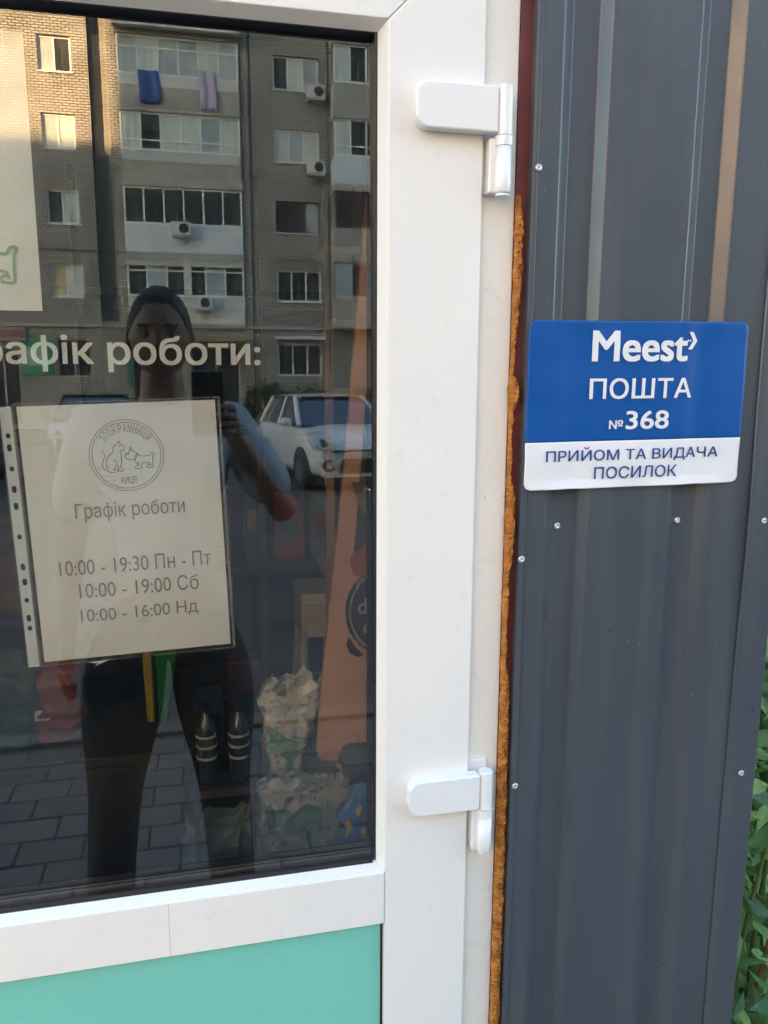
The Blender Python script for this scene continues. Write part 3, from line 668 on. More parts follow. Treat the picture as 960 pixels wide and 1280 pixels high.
for z in (.35, .92):
    x = -1.15; cnt = 0
    while x < .58:
        wd = random.uniform(.06, .14); hh = random.uniform(.14, .28); i = random.randrange(9); y = 1.38+random.uniform(0, .05)
        rowd = {.35: 'lowest', .92: 'middle'}[z]
        if not (-.32 < x+wd and x < -.27) :
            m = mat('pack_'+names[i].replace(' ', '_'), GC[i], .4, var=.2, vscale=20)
            pk = thing('goods_pack', f'{names[i]} pack of pet goods, {ORD[cnt]} from the left on the {rowd} shelf board', 'pack', 'packs on the shop shelf', (x+wd/2, y, z))
            cnt += 1
            MB().prism([(-wd/2*.9, 0), (wd/2*.9, 0), (wd/2, hh*.1), (wd/2*.97, hh*.86), (wd/2*.9, hh), (-wd/2*.9, hh), (-wd/2*.97, hh*.86), (-wd/2, hh*.1)], (0, .08)).build('body', m, pk, bevel=.006)
            MB().box(-wd*.33, wd*.33, -.002, .001, hh*.35, hh*.62).build('label_patch', mat('pack_'+names[(i+4) % 9].replace(' ', '_'), GC[(i+4) % 9], .4, var=.2, vscale=20), pk)
        x += wd+random.uniform(.004, .03)

# sacks of feed and litter behind the glass
BAGFN = {}
def sack(name, label, base, wd, hh, dp, top, m, seed, lean=0, neck=None, crump=.02, prof=None):
    t_ = thing(name, label, 'sack', 'feed and litter sacks behind the door glass', base)
    random.seed(seed); sd = random.random()*50
    def fn(a, b):
        an = 2*math.pi*a; z = b*hh
        k = (math.sin(math.pi*min(1, b*1.6+.12)/1.0)**.25 if b < .3 else 1)
        if b > neck[0]: q = (b-neck[0])/(1-neck[0]); k *= 1-(1-neck[1])*math.sin(q*math.pi/2)
        if prof:
            for (p0, k0), (p1, k1) in zip(prof, prof[1:]):
                if p0 <= b <= p1: q = (b-p0)/(p1-p0); q = q*q*(3-2*q); k = k0+(k1-k0)*q
        flat = 1 if b < .6 else 1-(b-.6)/.4*.93
        c, s_ = math.cos(an), math.sin(an)
        c = math.copysign(abs(c)**.6, c); s_ = math.copysign(abs(s_)**.75, s_)
        if prof: z += hh*.035*b**6*noise.noise(Vector((c*2.5+sd, 1, 0)))*2
        v = Vector((c*wd/2*k, s_*dp/2*k*flat, z)); nn = Vector((c, s_, 0))
        rdg = 1-2*abs(noise.noise(Vector((v.x*13+sd, v.y*13, z*11-sd))))
        rd2 = 1-2*abs(noise.noise(Vector((v.x*34+sd, v.y*30, z*24+v.x*20))))
        cr_ = crump*(.55*rdg+.28*rd2)+crump*.6*(noise.noise(Vector((v.x*9, v.y*9, z*13+sd)))+.6*noise.noise(Vector((v.x*6+sd, v.y*20, z*42)))+.5*abs(noise.noise(Vector((v.x*30, v.y*30+sd, z*22)))))
        cr_ *= max(.35, min(1, k)); v += nn*cr_; v.x += lean*b*b*hh
        return v
    MB().grid(fn, 72, 90).build('bag', m, t_); BAGFN[t_.name] = fn
    return t_
random.seed(11)
SKW = crumple(mat('woven_white_sack', (.56, .58, .56), .33, var=.22, vscale=14), 24, .62, .022)
def sack_print(m, cols):
    n = m.node_tree.nodes; L = m.node_tree.links; b = n['Principled BSDF']; tc = n.new('ShaderNodeTexCoord')
    src = b.inputs['Base Color'].links[0].from_socket
    for i, (c, sc, thr) in enumerate(cols):
        mp = n.new('ShaderNodeMapping'); mp.inputs['Location'].default_value = (i*3.1, i*1.7, i*2.2); L.new(tc.outputs['Object'], mp.inputs[0])
        t = n.new('ShaderNodeTexNoise'); t.inputs['Scale'].default_value = sc; t.inputs['Detail'].default_value = 1.5; t.inputs['Distortion'].default_value = .8; L.new(mp.outputs[0], t.inputs['Vector'])
        q = n.new('ShaderNodeMapRange'); q.inputs[1].default_value = thr; q.inputs[2].default_value = thr+.012; q.inputs[4].default_value = .85; L.new(t.outputs['Fac'], q.inputs[0])
        mx = n.new('ShaderNodeMix'); mx.data_type = 'RGBA'; L.new(q.outputs[0], mx.inputs['Factor']); L.new(src, mx.inputs['A']); mx.inputs['B'].default_value = (*c, 1); src = mx.outputs['Result']
    L.new(src, b.inputs['Base Color']); return m
sack_print(SKW, [((.05, .30, .12), 11, .60), ((.16, .18, .17), 19, .64), ((.25, .27, .25), 70, .62)])
SKG = mat('green_sack_print', (.05, .36, .14), .45, var=.3, vscale=30)
SKD = mat('dark_leaf_print', (.05, .07, .06), .5)
def patch(parent, a0, b0, ra, rb, m, name, ln=5):
    # lobed printed patch lying on the bag: a is round the bag (.75 = front), b up it
    fn = BAGFN[parent.name]; mb = MB(); rn = random.Random(a0*99+b0); off = [rn.uniform(.65, 1.1) for _ in range(9)]
    def P(a, b):
        q = fn(a, b); q2 = fn(a+.004, b)-fn(a-.004, b); q3 = fn(a, b+.004)-fn(a, b-.004); nn = q2.cross(q3).normalized()
        return q+nn*.0022
    vs = [P(a0, b0)]
    for k in range(1, 5):
        for j in range(18):
            t = 2*math.pi*j/18; rr = k/4*(1 if k < 4 else off[j//2])
            vs.append(P(a0+ra*rr*math.cos(t), b0+rb*rr*math.sin(t)))
    fs = [(0, 1+j, 1+(j+1) % 18) for j in range(18)]+[(1+(k-1)*18+j, 1+k*18+j, 1+k*18+(j+1) % 18, 1+(k-1)*18+(j+1) % 18) for k in range(1, 4) for j in range(18)]
    mb.add(vs, fs, 0, True); return mb.build(name, m, parent, fix=False)
s1 = sack('feed_sack', 'tall white woven sack with green print and a twisted top, middle of the sacks', (.085, .40, .04), .20, .915, .17, 0, SKW, 3, lean=.075, neck=(.60, .13), crump=.028, prof=[(0, .9), (.12, 1.05), (.5, 1), (.72, .52), (.84, .24), (.93, .42), (1, .60)])
patch(s1, .77, .72, .07, .06, SKG, 'green_print')
patch(s1, .72, .62, .03, .035, SKD, 'leaf_print')
patch(s1, .84, .57, .05, .04, SKG, 'green_print')
s2 = sack('feed_sack', 'white crumpled sack with a green leaf print slumped against its taller neighbour', (.205, .34, .04), .21, .76, .17, 0, SKW, 5, lean=-.06, neck=(.60, .22), crump=.034, prof=[(0, .9), (.15, 1.1), (.55, 1), (.8, .70), (1, .62)])
patch(s2, .76, .52, .08, .05, SKG, 'green_print')
patch(s2, .70, .36, .07, .05, SKG, 'green_print')
s3 = sack('feed_sack', 'pale blue grey sack with dark leaf print, leftmost of the sacks', (.010, .42, .04), .20, .66, .15, 0, crumple(mat('blue_grey_sack', (.30, .36, .40), .3, var=.3, vscale=14), 17, .5), 8, lean=.02, neck=(.8, .5), crump=.028, prof=[(0, .95), (.15, 1.05), (.7, 1), (1, .55)])
patch(s3, .72, .80, .035, .035, SKD, 'leaf_print')
patch(s3, .79, .72, .03, .06, SKD, 'leaf_print')
s4 = sack('feed_sack', 'royal blue pet food sack with yellow patches in the lower right corner of the glass', (.258, .15, .04), .135, .84, .10, 0, crumple(mat('royal_blue_sack', (.045, .20, .62), .3, var=.15, vscale=12), 16, .4), 13, lean=.0, neck=(.82, .55), crump=.016, prof=[(0, .95), (.15, 1.05), (.93, 1), (.985, .7), (1, .45)])
YEL = mat('yellow_print', (.65, .55, .06), .4)
patch(s4, .66, .955, .02, .012, YEL, 'yellow_print')
patch(s4, .70, .915, .03, .012, YEL, 'yellow_print')
patch(s4, .62, .93, .02, .02, YEL, 'yellow_print')
mb = MB(); ra = R(-52); text(mb, 'KITTEN', 0, .062, 0, .011, lambda u, v: (-.030+u*math.cos(ra)-v*math.sin(ra)  , -.062, .815+u*math.sin(ra)+v*math.cos(ra)), bold=.02)
mb.build('lettering', STWHITE, s4)
s5 = sack('feed_sack', 'yellow and white sack standing behind the white sacks', (.21, .55, .04), .2, .86, .14, 0, mat('cream_sack', (.42, .40, .33), .5, var=.15, vscale=10), 21, neck=(.85, .7), crump=.015)
lc = thing('low_counter', 'low dark counter carrying small sacks and cartons, left inside the shop', 'counter')
CNT = mat('counter_dark', (.045, .042, .04), .6)
MB().box(-1.2, -.03, .54, .98, .752, .772).build('top', CNT, lc, bevel=.003); MB().box(-1.18, -.05, .56, .96, .04, .752).build('cabinet', CNT, lc)
s6 = sack('feed_bag', 'orange red bag with a small white tag on the low counter behind the glass', (-.290, .66, .772), .085, .20, .08, 0, mat('orange_red_sack', (.34, .065, .03), .4, var=.35, vscale=16), 31, neck=(.7, .75), crump=.014)
MB().box(-.045, -.008, -.052, -.049, .055, .075).build('tag', STWHITE, s6)
s7 = sack('feed_bag', 'dull green bag at the left edge behind the glass', (-.370, .64, .772), .09, .19, .08, 0, mat('green_pink_sack', (.07, .13, .09), .5, var=.6, vscale=7), 37, neck=(.8, .6), crump=.014)
s8 = sack('feed_bag', 'mustard orange bag on the dark ledge at the left edge of the glass', (-.395, .85, .985), .16, .20, .12, 0, mat('mustard_sack', (.30, .14, .02), .45, var=.4, vscale=10), 41, neck=(.7, .6), crump=.02)
ldg = thing('display_ledge', 'dark upper ledge under the mustard bag at the left inside the shop', 'ledge')
MB().box(-1.2, -.28, .78, 1.1, .965, .985).build('top', SHW, ldg)
for x in (-1.18, -.32): MB().box(x, x+.02, .80, 1.08, .772, .965).build('support', SHW, ldg)
GRN = mat('green_bottle', (.01, .17, .03), .3); BTL = mat('dark_bottle', (.035, .05, .06), .15, coat=.5); BAND = mat('pale_band', (.34, .35, .33), .5)
def bottle(x, y, zb, label, m=BTL):
    t_ = thing('ribbed_bottle', label, 'bottle', None, (x, y, zb)); r = .0165
    MB().lathe([(r*.9, 0), (r, .006), (r, .090), (r*.97, .100), (r*.82, .111), (r*.55, .119), (r*.42, .123), (r*.42, .128)], (0, 0, 0), 28).build('body', m, t_)
    for z in (.045, .065, .084): MB().lathe([(r*.72+.0048, z), (r+.0012, z+.0005), (r+.0012, z+.0045), (r*.72+.0048, z+.005)], (0, 0, 0), 28).build('band', BAND, t_)
    MB().cyl((0, 0, .128), (0, 0, .142), r*.45).build('cap', RUB, t_)
    return t_
bottle(-.0055, .36, .798, 'dark bottle with three pale bands, left one of the pair low behind the glass')
bottle(.0490, .36, .795, 'dark bottle with three pale bands, right one of the pair low behind the glass')
t_ = thing('bottle_stand', 'low dark stand carrying the two banded bottles', 'stand')
MB().box(-.035, .075, .335, .395, .780, .795).build('board', SHW, t_)
for x in (-.03, .065): MB().box(x, x+.008, .34, .39, .04, .780).build('leg', SHW, t_)
t_ = thing('green_carton', 'tall green carton between the photographer legs reflection, behind the notice', 'carton')
t_['label'] = 'tall bright green carton just below the lower edge of the paper notice'
MB().prism([(-.099, .772), (-.085, .772), (-.056, .93), (-.104, .935)], (.67, .74)).build('body', GRN, t_, bevel=.004)
MB().prism([(-.124, .772), (-.108, .772), (-.108, .93), (-.128, .93)], (.675, .73)).build('side_flap', mat('yellow_carton', (.35, .28, .03), .5), t_, bevel=.004)
stt = thing('stool', 'cream wooden stool with splayed legs deep in the shop', 'stool', None, (.315, 1.3, .04))
CRW = mat('cream_wood', (.48, .43, .32), .5)
MB().box(-.055, .055, -.09, .09, .79, .83).build('seat', CRW, stt, bevel=.01); MB().box(-.05, .05, -.08, .08, .70, .79).build('apron', CRW, stt)
for a, b in ((-1, -1), (1, -1), (-1, 1), (1, 1)): MB().cyl((a*.04, b*.07, .72), (a*.075, b*.11, 0), .012).build('leg', CRW, stt)

# ================================================================ OUTSIDE: GROUND, STREET
ASPH = mat('asphalt', (.085, .083, .082), .9, var=.25, vscale=1.5, bump=.4, bscale=60, dirt=(.05, .05, .05), dscale=.8, damt=.5)
SOIL = mat('soil', (.07, .055, .035), .95, var=.3, vscale=3, bump=.6, bscale=25)
struct(MB().grid(lambda a, b: (-400+800*a, -400+800*b, -.25), 8, 8), 'ground', SOIL, fix=False)
struct(MB().box(-80, 80, -26, -2.8, -.245, -.2), 'road', ASPH)
struct(MB().box(-80, 80, -33.56, -26.05, -.245, -.08), 'front_lawn', mat('lawn', (.05, .075, .03), .95, var=.4, vscale=2, bump=.6, bscale=30))
KERB = mat('kerb_concrete', (.15, .145, .135), .85, var=.15, vscale=5)
kb = struct(MB().box(-80, 80, -2.78, -2.66, -.245, -.12), 'kerb', KERB)
for i in range(8):
    MB().box(-3.99+i, -3.01+i, -2.782, -2.657, -.12, -.088).build('kerb_stone', KERB, kb, bevel=.008)
pave = struct(MB().box(-80, 80, -2.65, .011, -.245, -.108), 'pavement', mat('joint_sand', (.085, .08, .074), .95, bump=.4, bscale=90))
PV = [mat('paver_%s' % n_, c, .85, var=.15, vscale=14, bump=.3, bscale=120) for n_, c in (('grey', (.145, .14, .132)), ('warm_grey', (.135, .125, .115)), ('dark_grey', (.12, .118, .114)))]
pm = []
for k in range(3):
    o = MB().box(-.1075, .1075, -.0735, .0735, -.045, 0).build('paver', PV[k], pave, bevel=.005, seg=1); pm.append(o)
first = {0: True, 1: True, 2: True}
for j in range(17):
    for i in range(-9, 10):
        k = random.choice((0, 0, 1, 2)); x = i*.22+(.11 if j % 2 else 0); y = -.095-j*.152
        o = pm[k] if first[k] else pm[k].copy()
        if not first[k]: COL.objects.link(o)
        first[k] = False
        o.location = (x, y, -.1+random.uniform(-.002, .002)); o.rotation_euler = (random.uniform(-.006, .006), random.uniform(-.006, .006), random.uniform(-.008, .008))
MB().box(-80, -2.06, -2.645, .010, -.1075, -.102).build('far_paving', brick_mat('paving', (.145, .14, .132), (.12, .118, .112), (.06, .06, .055), .22, .152, .007), pave)
MB().box(2.2, 80, -2.645, .010, -.1075, -.102).build('far_paving', bpy.data.materials['paving'], pave)

# ---------------------------------------------------------------- apartment building opposite
FY = -33.56
bd = thing('apartment_building', 'grey tan brick apartment house with glazed balconies seen mirrored in the door glass', 'building', None, (0, FY, 0))
XL, XR, ZT = -31.0, 52.0, 23.9
f0, fh = 4.15, 2.78
holes = []                                       # x0, x1, z0, z1
wins = []
for k in range(7):
    zb = f0+k*fh+1.02
    for xc, wd in ((-4.78, 1.2), (4.38, 1.85), (-9.3, 1.7), (-12.2, 1.25), (11.6, 1.6), (14.6, 1.2), (-28.5, 1.5), (17.5, 1.5), (25.5, 1.5), (29, 1.2), (32.5, 1.5), (41, 1.5), (45, 1.3), (49, 1.5)):
        holes.append((xc-wd/2, xc+wd/2, zb, zb+1.28)); wins.append((xc, wd, zb, 1.28, k))
BAL = [(-2.55, 2.12, .12, 6), (5.75, 9.1, 1.0, 5), (-17.6, -14.4, .9, 5), (-24.5, -21.0, .9, 5), (19.6, 23.2, .9, 5), (35, 38.6, .9, 5)]
for k in range(7):
    for x0, x1, pr, n_ in BAL: holes.append((x0+.12, x1-.12, f0+k*fh+.05, f0+k*fh+2.45))
REC = (-3.58, -2.90)
holes.append((REC[0], REC[1], f0+.1, ZT-.3))
GF = [(-5.35, -4.05, 2.05, 3.55, 'shop'), (3.42, 5.3, 2.1, 3.45, 'win'), (-8.0, -6.75, .1, 3.1, 'door'), (-.15, 1.85, .1, 3.3, 'door'), (-12.8, -9.0, 1.0, 3.2, 'shop'), (-20, -15, 1.0, 3.2, 'shop'), (11, 14, 1.0, 3.0, 'shop'), (-2.5, -1.4, 1.2, 3.3, 'shop')]
for g in GF: holes.append(g[:4])
xs = sorted({XL, XR, *[h_[0] for h_ in holes], *[h_[1] for h_ in holes]}); zs = sorted({0, ZT, *[h_[2] for h_ in holes], *[h_[3] for h_ in holes]})
xs = [round(x, 4) for x in xs]; zs = [round(z, 4) for z in zs]
mb = MB()
def solid(x, z): return not any(a+1e-4 < x < b-1e-4 and c+1e-4 < z < d-1e-4 for a, b, c, d in holes)
for j in range(len(zs)-1):
    i = 0; zc = (zs[j]+zs[j+1])/2
    if zs[j+1]-zs[j] < 1e-3: continue
    while i < len(xs)-1:
        if not solid((xs[i]+xs[i+1])/2, zc): i += 1; continue
        k = i
        while k+1 < len(xs)-1 and solid((xs[k+1]+xs[k+2])/2, zc): k += 1
        # faces: front plus the four reveals where exposed (all, they are hidden when abutting)
        x0, x1, z0, z1 = xs[i], xs[k+1], zs[j], zs[j+1]
        mb.add([(x0, 0, z0), (x1, 0, z0), (x1, 0, z1), (x0, 0, z1), (x0, -.32, z0), (x1, -.32, z0), (x1, -.32, z1), (x0, -.32, z1)], [(1, 0, 3, 2), (0, 4, 7, 3), (5, 1, 2, 6), (4, 0, 1, 5), (3, 7, 6, 2)])
        i = k+1
mb.build('wall', BRICK, bd, fix=False)
mb = MB(); mb.box(XL, XR, -11, -1.6, 0, ZT-.1); mb.build('inner_block', DARKIN, bd)
for x_ in (XL, XR-.3): MB().box(x_, x_+.3, -11.2, -.325, 0, ZT).build('end_wall', BRICK, bd)
MB().box(XL-.3, XR+.3, -11.5, .35, ZT, ZT+.35).build('roof', CONC, bd)
MB().box(XL, XR, .001, .10, 4.02, 4.16).build('string_course', CONC, bd)
MB().box(REC[0]-.005, REC[0], -.5, -.02, f0+.1, ZT-.3).build('recess_side', BRICK, bd)
MB().box(REC[1], REC[1]+.005, -.5, -.02, f0+.1, ZT-.3).build('recess_side', BRICK, bd)
MB().box(REC[0], REC[1], -.50, -.46, f0, ZT-.2).build('recess_back', brick_mat('dark_brick', (.36, .355, .345), (.30, .30, .29), (.08, .08, .078), .26, .092, .016), bd)

def window(parent, x0, x1, z0, z1, y, n, mf, panes, t=.07, name='window', split=None, depth=.07, tr=0):
    mb = MB(); mb.box(x0, x0+t, y, y+depth, z0, z1); mb.box(x1-t, x1, y, y+depth, z0, z1); mb.box(x0+t, x1-t, y, y+depth-.003, z0, z0+t); mb.box(x0+t, x1-t, y, y+depth-.003, z1-t, z1)
    ed = [x0+(x1-x0)*i/n for i in range(n+1)] if split is None else [x0]+[x0+(x1-x0)*s for s in split]+[x1]
    for e in ed[1:-1]: mb.box(e-t*.45, e+t*.45, y, y+depth-.006, z0+t, z1-t)
    if tr: zt_ = z0+(z1-z0)*(1-tr); mb.box(x0+t, x1-t, y+.001, y+depth-.008, zt_-t*.35, zt_+t*.35)
    fr = mb.build(name, mf, parent)
    for i in range(len(ed)-1):
        m = panes[i % len(panes)]
        MB().box(ed[i]+t*.4, ed[i+1]-t*.4, y+.02, y+.035, z0+t*.8, z1-t*.8).build('pane', m, fr)
    return fr
rnd = random.Random(5)
for xc, wd, zb, hh, k in wins:
    n = 2 if wd < 1.5 else 3
    mf = WFR; ps = [rnd.choice((PANE_D, PANE_C, PANE_B, PANE_B)) for _ in range(n)]; sp = None if n == 3 else [.5]
    if xc == -4.78:
        ps = {0: [PANE_Y, PANE_C], 1: [PANE_D, PANE_C], 2: [PANE_B, PANE_C], 3: [PANE_B, PANE_D]}.get(k, [PANE_D, PANE_B]); sp = [.48]
    if xc == 4.38:
        ps = {0: [PANE_D, PANE_D, PANE_D], 1: [PANE_D, PANE_D, PANE_B], 2: [PANE_C, PANE_B, PANE_C], 3: [PANE_D, PANE_C, PANE_B]}.get(k, [PANE_C, PANE_D, PANE_C])
        if k == 1: mf = DFR
        sp = [.33, .66]
    window(bd, xc-wd/2, xc+wd/2, zb, zb+hh, -.16, n, mf, ps, split=sp)
    MB().box(xc-wd/2-.05, xc+wd/2+.05, -.12, .06, zb-.05, zb-.003).build('sill', METW, bd)
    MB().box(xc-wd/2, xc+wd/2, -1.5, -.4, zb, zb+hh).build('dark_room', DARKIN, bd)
def balcony(x0, x1, pr, n, k, style):
    zf = f0+k*fh; bp_ = MB()
    bp_.box(x0, x1, .001, pr, zf-.12, zf+.06); b = bp_.build('balcony', CONC, bd)
    mp_, mf, ps, band = style
    # parapet, with its side walls when it stands proud
    mb = MB(); mb.box(x0+.02, x1-.02, pr-.07, pr-.005, zf+.06, zf+1.12)
    if pr > .3: mb.box(x0+.02, x0+.09, .002, pr-.07, zf+.06, zf+1.12); mb.box(x1-.09, x1-.02, .002, pr-.07, zf+.06, zf+1.12)
    mb.build('parapet', mp_, b)
    if band: MB().box(x0+.05, x1-.05, pr-.004, pr+.02, zf+.72, zf+1.10).build('parapet_band', band, b)
    window(b, x0+.03, x1-.03, zf+1.125, zf+2.55, pr-.09, n, mf, ps, t=.075, name='glazing', tr=.30 if k in (0, 3) and pr < .3 else (.72 if k == 2 else 0))
    if pr > .3:
        for xx in (x0+.03, x1-.10):
            MB().box(xx, xx+.07, .01, pr-.1, zf+1.13, zf+2.55).build('side_glazing', PANE_B, b)
    MB().box(x0-.02, x1+.02, .001, pr+.06, zf+2.555, zf+2.655).build('lintel', CONC, b)
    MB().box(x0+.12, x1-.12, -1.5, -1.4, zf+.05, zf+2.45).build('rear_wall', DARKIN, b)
    return b
ST = {3: (CONC, WFR, [PANE_B, PANE_C, PANE_B, PANE_B, PANE_C, PANE_B], PLASTER), 2: (CONC, WFR, [PANE_C, PANE_D, PANE_C, PANE_C, PANE_B, PANE_C], GFR), 1: (METW, WFR, [PANE_D], None),
      0: (PLASTER, WFR, [PANE_D, PANE_B, PANE_D], None), 4: (CONC, GFR, [PANE_B, PANE_D], None)}
for k in range(7): balcony(*BAL[0], k, ST[min(k, 4)])
for k in range(7):
    st = {3: (CONC, WFR, [PANE_C, PANE_D, PANE_B], None), 2: (METW, WFR, [PANE_C, PANE_D, PANE_D], None), 1: (CONC, DFR, [PANE_D], None), 0: (CONC, GFR, [PANE_B, PANE_D], None), 4: (METW, WFR, [PANE_C], None)}.get(k, (CONC, WFR, [PANE_B, PANE_D], None))
    for B_ in BAL[1:]: balcony(*B_, k, st)
for g in GF:
    x0, x1, z0, z1, kd = g
    if kd == 'win': window(bd, x0, x1, z0, z1, -.16, 3, WFR, [PANE_D, PANE_D, PANE_D], split=[.34, .67])
    elif kd == 'shop': window(bd, x0, x1, z0, z1, -.2, 2 if x1-x0 < 2 else 4, GFR, [PANE_D], t=.06, name='shop_window')
    else: window(bd, x0, x1, z0, z1, -.3, 2, GFR, [PANE_D], t=.08, name='entrance_door')
MB().box(3.3, 5.4, -.1, .55, 3.6, 3.72).build('canopy', METW, bd)
MB().box(-.3, 2.1, .11, .9, 3.45, 3.6).build('canopy', mat('ochre_canopy', (.25, .19, .07), .7), bd)
t_ = thing('roof_canopy_slab', 'x', 'slab'); bpy.data.objects.remove(t_)
MB().box(-2.62, 2.15, .19, .55, 15.22, 15.62).build('balcony_roof', PLASTER, bd)
for x_, z0_, z1_ in ((2.45, .2, 22), (5.62, .2, 22)):
    MB().cyl((x_, .03, z0_), (x_+.08, .03, z1_), .022, n=6).build('cable', TYRE0, bd)
MB().cyl((-8, .06, 7.0), (5.7, .06, 6.85), .015, n=6).build('cable', TYRE0, bd)
for k in range(5):
    zf = f0+k*fh
    for x_ in (-1.9, -.6, .9, 1.6): MB().box(x_, x_+rnd.uniform(.25, .5), -1.0, -.7, zf+.06, zf+rnd.uniform(1.3, 2.0)).build('stored_item', rnd.choice((PANE_C, PANE_Y, DFR, METW)), bd)
# things fixed to the front
def ac(x, z, label, y=.0):
    t_ = thing('air_conditioner', label, 'air conditioner', 'air conditioner units on the apartment house', (x, FY+y, z))
    MB().box(-.38, .38, .14, .42, 0, .52).build('casing', PLASTER, t_, bevel=.03); MB().lathe([(.2, .42), (.21, .43), (.2, .44), (.12, .435)], (.08, 0, .26), 20).build('fan_grille', RUB, t_)
    g_ = [c for c in t_.children if c.name.startswith('fan_grille')][0]; g_.data.clear_geometry()
    mb = MB(); mb.cyl((.1, .415, .26), (.1, .432, .26), .19, n=20); g_.data = mb.build('fan_disc', RUB, None).data; bpy.data.objects.remove([o for o in bpy.data.objects if o.name.startswith('fan_disc')][0]); g_.data.name = 'fan_grille'
    MB().box(-.33, .33, .001, .40, -.06, -.01).build('bracket', GFR, t_)
ac(5.15, 13.15, 'air conditioner under the uppermost three part window of the mirrored house'); ac(5.12, 10.25, 'air conditioner under the second window from the top, right of the brick bay')
ac(-.35, 7.6, 'air conditioner on the white metal balcony above the photographer head', .12); ac(.38, 4.75, 'air conditioner on the lowest plaster balcony', .12)
def towel(x0, x1, z0, z1, col, label):
    t_ = thing('towel', label, 'towel', None, (0, FY, 0))
    mb = MB(); mb.grid(lambda a, b: (x0+(x1-x0)*a+.03*math.sin(b*5), .185+.03*math.sin(a*9)+.02*math.sin(b*7), z0+(z1-z0)*b), 12, 8); o = mb.build('cloth', mat('cloth_'+label.split()[0], col, .9, var=.1), t_); s_ = o.modifiers.new('t', 'SOLIDIFY'); s_.thickness = .01
towel(-1.72, -.95, 12.55, 13.75, (.03, .08, .30), 'blue cloth hanging from the top mirrored balcony')
towel(.55, 1.20, 12.45, 13.9, (.40, .36, .52), 'lilac cloth hanging from the top mirrored balcony')
sg = thing('shop_sign', 'red channel letter sign over the entrance at the left of the mirrored house', 'sign', None, (0, FY, 0))
mb = MB(); text(mb, 'ОКВАЛ', -6.55, -7.9, 3.58, 3.88, lambda u, v: (u, .16, v), bold=.03); o = mb.build('letters', mat('sign_red', (.35, .05, .07), .5), sg); s_ = o.modifiers.new('t', 'SOLIDIFY'); s_.thickness = .05
MB().box(-8.0, -6.45, .105, .13, 3.45, 3.98).build('backing', mat('sign_back', (.30, .28, .27), .7), sg)
gb = thing('green_banner', 'green and white advertising banner beside the dark shop window of the mirrored house', 'banner', None, (0, FY, 0))
GBN = mat('banner_green', (.02, .25, .14), .6); PGN = mat('banner_pale', (.34, .50, .44), .6)
MB().box(-6.6, -5.55, .001, .05, 2.15, 3.55).build('panel', GBN, gb); MB().box(-6.45, -5.7, .051, .06, 2.5, 3.2).build('panel_field', PGN, gb)
gb = thing('green_banner', 'narrow green upright banner left of the photographer head', 'banner', None, (0, FY, 0)); MB().box(-2.72, -2.56, .101, .16, 1.6, 4.0).build('panel', GBN, gb)
gb = thing('yellow_door', 'yellow ochre service door behind the photographer neck in the mirrored house', 'door', None, (0, FY, 0)); MB().box(-2.1, -1.2, .001, .08, .1, 2.4).build('panel', mat('ochre_door', (.40, .26, .05), .6), gb)
# balcony group windows on the lowest floor are two blocks of three: a plaster pier between them
MB().box(-.32, -.02, .055, .16, 5.2, 6.72).build('pier', PLASTER, bd); MB().box(-2.55, 2.12, .10, .15, 6.45, 6.75).build('dark_band', GFR, bd)

# two unseen blocks added behind the kiosk, placed to shade street and brick front
FAR = mat('far_block_plaster', (.38, .36, .33), .9, var=.1, vscale=.3)
def block(x0, x1, y0, y1, h_, label):
    t_ = thing('shade_block', label, 'building', 'unseen shade blocks added behind the kiosk')
    MB().box(x0, x1, y0, y1, -.12, h_).build('wall', FAR, t_); MB().box(x0-.3, x1+.3, y0-.3, y1+.3, h_, h_+.4).build('roof', CONC, t_)
    mb = MB()
    for k in range(int(h_//2.9)):
        x = x0+1.5
        while x < x1-2: mb.box(x, x+1.5, y0-.05, y0-.005, 1+k*2.9, 2.4+k*2.9); x += 3.4
    o = mb.build('windows', PANE_D, t_); o['kind'] = 'stuff'
tA = math.tan(R(SUN_AZ)); YC = 15.0; back = (YC-FY)*tA; rise = (YC-FY)/math.cos(R(SUN_AZ))*math.tan(R(SUN_EL))
block(-2.62-back, 26, YC, YC+13, 40, 'tall pale unseen block added behind the kiosk for shade')
block(-13.5-back, -2.9-back, YC, YC+13, 10.6+rise, 'lower pale unseen shade block added left of the tall one')

